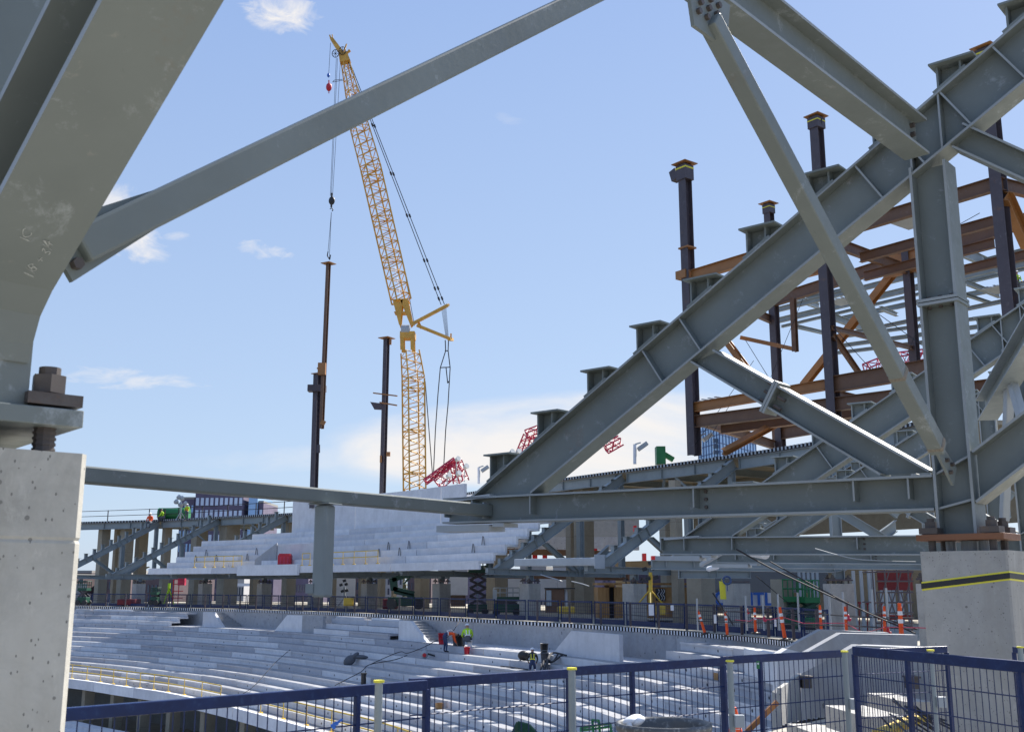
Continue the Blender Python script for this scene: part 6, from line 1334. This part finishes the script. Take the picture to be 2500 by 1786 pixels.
# lifts
def slift(px0, px1, pyb, pyp, pyt, Y, mat, lab, arms=4, base=True, armmat='dark', railmat=None):
    p, q = at(px0, pyb, Y), at(px1, pyb, Y); w = q.x-p.x; c = (p+q)/2; zp = at(px0, pyp, Y).z; zt = at(px0, pyt, Y).z; R = emp('scissor_lift', c, lab, 'lift')
    if base:
        a = MB(); a.bx(c+UP*.45, (w/2, 0, 0), (0, .5, 0), (0, 0, .25)); put('chassis', a, M[mat], R, bev=.04)
        for dx in (-.38, .38):
            for dy in (-.5, .5): a = MB(); a.tube(c+V((w*dx, dy-.1, .22)), c+V((w*dx, dy+.1, .22)), .22, 12); put('wheel', a, M['black'], R)
    z0 = c.z+.7
    for dy in (-.4, .4):
      a = MB()
      for k in range(arms):
        za, zb_ = z0+(zp-z0)*k/arms, z0+(zp-z0)*(k+1)/arms
        a.bar(c+V((-w*.42, dy, za-c.z)), c+V((w*.42, dy, zb_-c.z)), .06, .16); a.bar(c+V((w*.42, dy+.07, za-c.z)), c+V((-w*.42, dy+.07, zb_-c.z)), .06, .16)
      put('scissor_arms', a, M[armmat], R)
    a = MB(); a.bx(V((c.x, c.y, zp+.08)), (w/2, 0, 0), (0, .55, 0), (0, 0, .12)); put('platform', a, M[mat], R)
    a = MB(); H = zt-zp-.15
    for dy in (-.5, .5):
        for z in (.5, 1.0): a.tube(V((c.x-w/2, c.y+dy, zp+.15+H*z)), V((c.x+w/2, c.y+dy, zp+.15+H*z)), .03, 5)
        for k in range(5): x = c.x-w/2+w*k/4; a.tube(V((x, c.y+dy, zp+.15)), V((x, c.y+dy, zp+.15+H)), .03, 5)
    for x in (c.x-w/2, c.x+w/2): a.tube(V((x, c.y-.5, zp+.15+H)), V((x, c.y+.5, zp+.15+H)), .03, 5)
    put('guard_rails', a, M[railmat or mat], R)
    return R
slift(1143, 1190, 1500, 1396, 1372, 73, 'dgreen', 'tall open scissor lift with dark crossed arms and green base', 4, armmat='dark')
R = slift(1205, 1268, 1502, 1464, 1434, 66, 'dgreen', 'low scissor lift with grey basket rails left of the job box', 1, railmat='galv')
boxat('control_box', 1203, 1213, 1438, 1464, 65.3, .3, 'galv', 0, 0, R=R)
slift(1910, 1958, 1545, 1466, 1414, 50, 'green', 'green scissor lift basket left of the pale pier, left one', 2, armmat='dgreen')
slift(1962, 1998, 1545, 1468, 1416, 49, 'green', 'green scissor lift basket left of the pale pier, right one', 2, armmat='dgreen')
slift(192, 214, 1476, 1440, 1418, 98, 'dgreen', 'green lift at the far left beside the left pier', 1)
slift(370, 386, 1476, 1450, 1434, 96, 'dgreen', 'small green lift behind the pier left of the tripod', 1)
def boomlift(P, Y, lab, mat='dgreen'):
    R = emp('boom_lift', at(P[0][0], 1490, Y), lab, 'lift'); b_ = at(P[0][0]+12, 1486, Y)
    a = MB(); a.bx(b_+V((.6, 0, .5)), (1.2, 0, 0), (0, .7, 0), (0, 0, .3)); put('chassis', a, M[mat], R, bev=.05)
    for dx in (-.3, 1.5): a = MB(); a.tube(b_+V((dx, -.9, .35)), b_+V((dx, -.6, .35)), .35, 12); put('wheel', a, M['black'], R)
    for k, (x0, y0, x1, y1, w) in enumerate(P): a = MB(); a.bar(at(x0, y0, Y), at(x1, y1, Y), .3, w); put('boom_arm', a, M[mat], R)
    return R
boomlift([(958, 1414, 1010, 1399, .32), (960, 1436, 1012, 1448, .30), (962, 1443, 1012, 1455, .26), (960, 1410, 963, 1440, .5), (985, 1425, 1005, 1405, .1)], 74, 'dark green boom lift with folded arms in front of the crane mast')
# tripod lights
def mastlight(px, py0, py1, Y, mat, lab, w=.5):
    R = emp('light_mast', at(px, py0, Y), lab, 'floodlight'); b_ = at(px, py0, Y); t = at(px, py1, Y); a = MB(); a.tube(b_, t, .09, 8)
    for k in range(3): an = 2*pi*k/3+.4; a.tube(b_+UP*.7, b_+V((cos(an)*.7, sin(an)*.7, 0)), .04, 5)
    put('mast', a, M[mat], R)
    for dx, dz in ((-w, .15), (w*.6, .2), (-w*.5, -.3), (w*.8, -.25), (0, .45)): a = MB(); a.bx(t+V((dx, -.1, dz)), (.11, 0, .04), (0, .08, 0), (-.03, 0, .085)); put('lamp', a, M['black'], R)
mastlight(841, 1480, 1432, 80, 'galv', 'tripod floodlight mast with dark lamps behind the guard rail', .24)
mastlight(1588, 1474, 1396, 53, 'yel', 'bright yellow mast with a dark cluster of lamps before the hut', .3)
R = emp('survey_tripod', at(410, 1476, 97), 'lime green tripod standing on the far concourse', 'tripod'); p = at(410, 1476, 97); a = MB()
for k in range(3): an = 2*pi*k/3; a.tube(p+UP*1.5, p+V((cos(an)*.55, sin(an)*.55, 0)), .05, 5)
a.tube(p+UP*1.4, p+UP*1.9, .12, 8); put('legs', a, M['lime'], R)
R = emp('mast_climber', at(430, 1476, 96), 'red frame with a bright red box right of the lime tripod', 'machine'); p = at(420, 1476, 96); a = MB()
for dx in (0, .5): a.tube(p+V((dx, 0, 0)), p+V((dx, 0, 2.2)), .04, 5)
for z in (.6, 1.2, 1.8, 2.2): a.tube(p+V((0, 0, z)), p+V((.9, 0, z)), .035, 5)
put('frame', a, M['red'], R); a = MB(); a.bx(p+V((.75, 0, 2.0)), (.3, 0, 0), (0, .25, 0), (0, 0, .3)); put('box', a, M['pink'], R)
# green toe barrier, steel studs, scaffold at the right
for k in range(9):
    px = 2092+k*16+(k % 3)*3; Y = 44+k*.3; p = at(px, 1545, Y); a = MB(); t = at(px, 1392, Y); t = V((p.x, p.y, t.z)); a.bar(p, t, .10, .12); put('steel_stud', a, M['galv'], None, 'upright shiny galvanised stud right of the pale pier', 'stud', 'galvanised wall studs', origin=p)
for k in range(5):
    px = 1950+k*11; Y = 52; p = at(px, 1470, Y); t = at(px, 1390, Y); a = MB(); a.bar(V((t.x, Y, p.z)), t, .12, .12); put('steel_stud', a, M['galv'], None, 'upright galvanised stud above the green lifts', 'stud', 'galvanised studs above the lifts', origin=p)
R = emp('scaffold', at(2190, 1545, 39), 'dark tube scaffold with dark red boards left of the taped pier', 'scaffold'); a = MB()
for px in (2140, 2170, 2200, 2228):
    for Y in (38, 39.5): p = at(px, 1545, Y); t = at(px, 1388, Y); a.tube(p, V((p.x, p.y, t.z)), .03, 5)
for y in (1395, 1418, 1445, 1470, 1495, 1520):
    for Y in (38, 39.5): a.tube(at(2140, y, Y), at(2230, y, Y), .03, 5)
for px in (2140, 2228):
    for y in (1395, 1470): q_ = at(px, y, 38); a.tube(q_, V((q_.x, 39.5, q_.z)), .03, 5)
for x0, x1 in ((2140, 2170), (2200, 2228), (2170, 2200)): a.tube(at(x0, 1500, 38), at(x1, 1395, 38), .025, 5); a.tube(at(x1, 1545, 38), at(x0, 1445, 38), .025, 5)
put('tubes', a, M['dark'], R)
boxat('boards', 2146, 2226, 1392, 1440, 39.7, .1, 'dred', 0, 0, R=R); boxat('boards', 2145, 2228, 1500, 1512, 39.7, .1, 'dred', 0, 0, R=R)
for k, px in enumerate((2068, 2098, 2118, 2134, 2152)): p = at(px, 1540, 40); a = MB(); a.tube(p, at(px, 1472, 40), .022, 6); a.tube(at(px, 1474, 40), at(px, 1468, 40), .06, 6); put('shoring_post', a, M['dred'], None, 'thin red shoring post before the studs', 'post', 'red shoring posts', origin=p)
# pier with the strap: yellow sling and blue clamp
L = Fr(6); p = at(1763, 1418, 47.2); a = MB(); a.bar(p, at(1766, 1462, 47.3), .26, .03); a.bar(at(1761, 1414, 47.2), at(1768, 1418, 47.2), .1, .03); put('strap', a, M['ytape'], None, 'yellow lifting strap hanging on the face of the pale pier', 'strap', origin=p)
a = MB(); c = at(1775, 1416, 47.1)
for k in range(10): t0, t1 = 2*pi*k/10, 2*pi*(k+1)/10; a.tube(c+V((cos(t0)*.17, 0, sin(t0)*.17)), c+V((cos(t1)*.17, 0, sin(t1)*.17)), .045, 5)
a.bar(c-UP*.15, c-UP*.45, .05, .03); put('hose_coil', a, M['bpanel'], None, 'small dark blue coil hanging beside the yellow strap', 'coil', origin=c)
# white signs on the guard rail
for k, (px, py, Y, w, h, lb) in enumerate(((1590, 1488, 47, .20, .42, 'white paper notice hung on the guard rail below the hut window'), (1641, 1483, 46.5, .12, .2, 'small white paper tag on the guard rail right of the notice'), (1746, 1510, 42.5, .09, .3, 'white tag on a rusty post left of the strap pier'), (1893, 1520, 38, .07, .22, 'white tag hanging between delineators'))):
    p = at(px, py, Y); a = MB(); a.bx(p, (w*.55, 0, 0), (0, .01, 0), (0, 0, h*.55)); put('notice', a, M['white'], None, lb, 'notice', origin=p)
for px, Y, lb in ((1614, 57, 'yellow stencilled machine front below the hut window'),): boxat('site_heater', 1606, 1625, 1478, 1500, 54, .8, 'yel', lb, 'heater', .03)
# slack lines hanging under the right hand trusses
def line(pts, r, lab, mat='rope'): a = MB(); a.path(lerp(pts, 6), r, 4); put('slack_line', a, M[mat], None, lab, 'cable', None, origin=pts[0])
line([at(1798, 1340, 21), at(1900, 1395, 22), at(2080, 1478, 24), at(2235, 1545, 25)], .018, 'dark cable sloping from the trusses down towards the taped pier')
line([at(1880, 1370, 26), at(1990, 1430, 27), at(2110, 1490, 28), at(2240, 1535, 29)], .018, 'second dark cable sloping below the first')
line([at(1740, 1446, 40), at(1775, 1500, 40), at(1790, 1525, 40)], .025, 'dark chain slanting beside the strap pier')
line([at(1990, 1338, 20), at(2080, 1362, 20), at(2160, 1368, 20), at(2236, 1370, 20)], .008, 'pale slack wire below the second truss chord', 'galv')
line([at(1846, 1405, 44), at(1905, 1455, 48), at(1960, 1500, 50)], .02, 'thin dark wire from the box beam to the lifts')
line([at(1320, 1402, 62), at(1360, 1414, 60), at(1372, 1418, 60)], .03, 'pale rod hanging left of the hut', 'galv')
line([at(1395, 1418, 58), at(1420, 1424, 58), at(1438, 1430, 58)], .03, 'pale rod hanging above the job box', 'galv')
# white tie tubes between truss tips
def tie(x0, y0, Y0, x1, y1, Y1, w, lab):
    p, q = at(x0, y0, Y0), at(x1, y1, Y1); R = emp('tie_tube', p, lab, 'brace', 'steel tie tubes'); a = MB(); a.bar(p, q, w, w); put('tube', a, M['galv'], R, bev=w*.12)
    a = MB(); d = (q-p).normalized(); a.bar(q-d*.03, q+d*.02, w*1.5, w*1.7); put('end_plate', a, M['galv'], R)
tie(1262, 1373, 60, 1464, 1370, 53, .40, 'pale tie tube between the two bare far trusses')
tie(1712, 1378, 30, 1776, 1340, 25.5, .10, 'short pale tube slanting up between the right hand truss tips')
for (x0, y0, Y0, x1, y1, Y1, r, lb) in ((1780, 1338, 26, 1868, 1353, 23.5, .10, 'pale round pipe end hanging below the second truss chord'), (1730, 1388, 34, 1750, 1383, 33, .08, 'small pale pipe end left of the box beam')):
    a = MB(); a.tube(at(x0, y0, Y0), at(x1, y1, Y1), r, 14); q = at(x1, y1, Y1); a.ell(q, (r, 0, 0), (0, r, 0), (0, 0, r), 12, 8); put('pipe', a, M['white'], None, lb, 'pipe', origin=q, smooth=True)
# green frame and hose just behind the fence
R = emp('hand_cart', at(1455, 1800, 9.5), 'green tube cart frame low behind the fence left of the tub', 'cart'); a = MB(); c = at(1455, 1800, 9.5)
for x0, y0, x1, y1 in ((1418, 1776, 1490, 1764), (1420, 1782, 1492, 1772), (1418, 1776, 1420, 1800), (1490, 1764, 1494, 1800), (1446, 1756, 1450, 1800), (1446, 1756, 1462, 1758), (1462, 1758, 1466, 1800), (1430, 1796, 1496, 1786)): a.tube(at(x0, y0, 9.5), at(x1, y1, 9.4), .011, 6)
put('frame', a, M['green'], R)
p = at(1275, 1800, 9.8); a = MB()
for k in range(7): a.path([p+V((-.12+.01*k, 0, -.02+.02*k)), p+V((-.04, 0, .06+.012*k)), p+V((.06, 0, .05+.01*k)), p+V((.14+.01*k, 0, -.03))], .012, 5)
put('hose_heap', a, M['dgreen'], None, 'dark green heap of hose at the bottom edge below the fence', 'hose', origin=p)
p = rp(820, 1752)-UP*.02; a = MB(); a.ell(p, (.013, 0, .004), (0, .006, 0), (0, 0, .009), 8, 6); a.ell(p+V((.014, 0, .009)), (.013, 0, .008), (0, .004, 0), (0, 0, .006), 8, 6); a.ell(p+V((-.01, 0, -.01)), (.010, 0, -.005), (0, .005, 0), (0, 0, .008), 8, 6); put('blue_rag', a, M['blue'], None, 'small crumpled blue rag tied to the fence mesh', 'rag', origin=p)
p = rp(1848, 1617)+V((0, -.03, -.01)); R = emp('green_tag', p, 'small green tag with a pale mark on the fence rail', 'tag'); a = MB(); a.bx(p, (.010, 0, 0), (0, .002, 0), (0, 0, .024)); put('plate', a, M['green'], R); a = MB(); a.bx(p+V((0, -.003, .008)), (.004, 0, 0), (0, .001, 0), (0, 0, .006)); put('mark', a, M['white'], R)
# chalk writing on the near steel
def chalk(tx, org, ux, uy, size, lab, parent):
    f = bpy.data.curves.new('chalk', 'FONT'); f.body = tx; f.size = size; f.extrude = .0004; f.shear = .35; f.offset = -.0006
    fo_ = bpy.data.objects.new('t', f); COL.objects.link(fo_); dg = bpy.context.evaluated_depsgraph_get(); me = bpy.data.meshes.new_from_object(fo_.evaluated_get(dg)); bpy.data.objects.remove(fo_)
    n = ux.cross(uy).normalized(); a = MB(); a.add([org+ux*(v.co.x+.004*sin(v.co.y*190+v.co.x*60))+uy*(v.co.y*(1+.12*sin(v.co.x*45))+.006*sin(v.co.x*38))+n*(.0012+v.co.z) for v in me.vertices], [tuple(q.vertices) for q in me.polygons]); return put('chalk_writing', a, M['chalk'], parent, keepface=True)
LP0 = Fr(0)
chalk('152 LND', LP0(.43, .098, .43-.16), -LP0.S, UP, .055, '', T0)
sbz = lambda s: .474+.653*(s-.38)
uxs = (L0(1, sbz(1))-L0(.5, sbz(.5))).normalized()
for tx, s_, o_, ln in (('1/8 + 3/4', .50, .07, .046), ('L', .47, -.06, .05), ('1C', .62, .0, .042)):
    chalk(tx, L0(s_, sbz(s_)-.016, o_), uxs, L0.S if False else (-L0.S if uxs.cross(-L0.S).z < 0 else L0.S), ln, '', T0)
# short stiffener gusset on the near base plate
a = MB(); a.pr([LP0(.36, .152, -.15), LP0(.36, .152, .18), LP0(.36, .185, .14), LP0(.36, .215, .13), LP0(.36, .25, .09), LP0(.36, .25, -.15)], LP0.N*.02); put('gusset', a, M['steel'], T0)
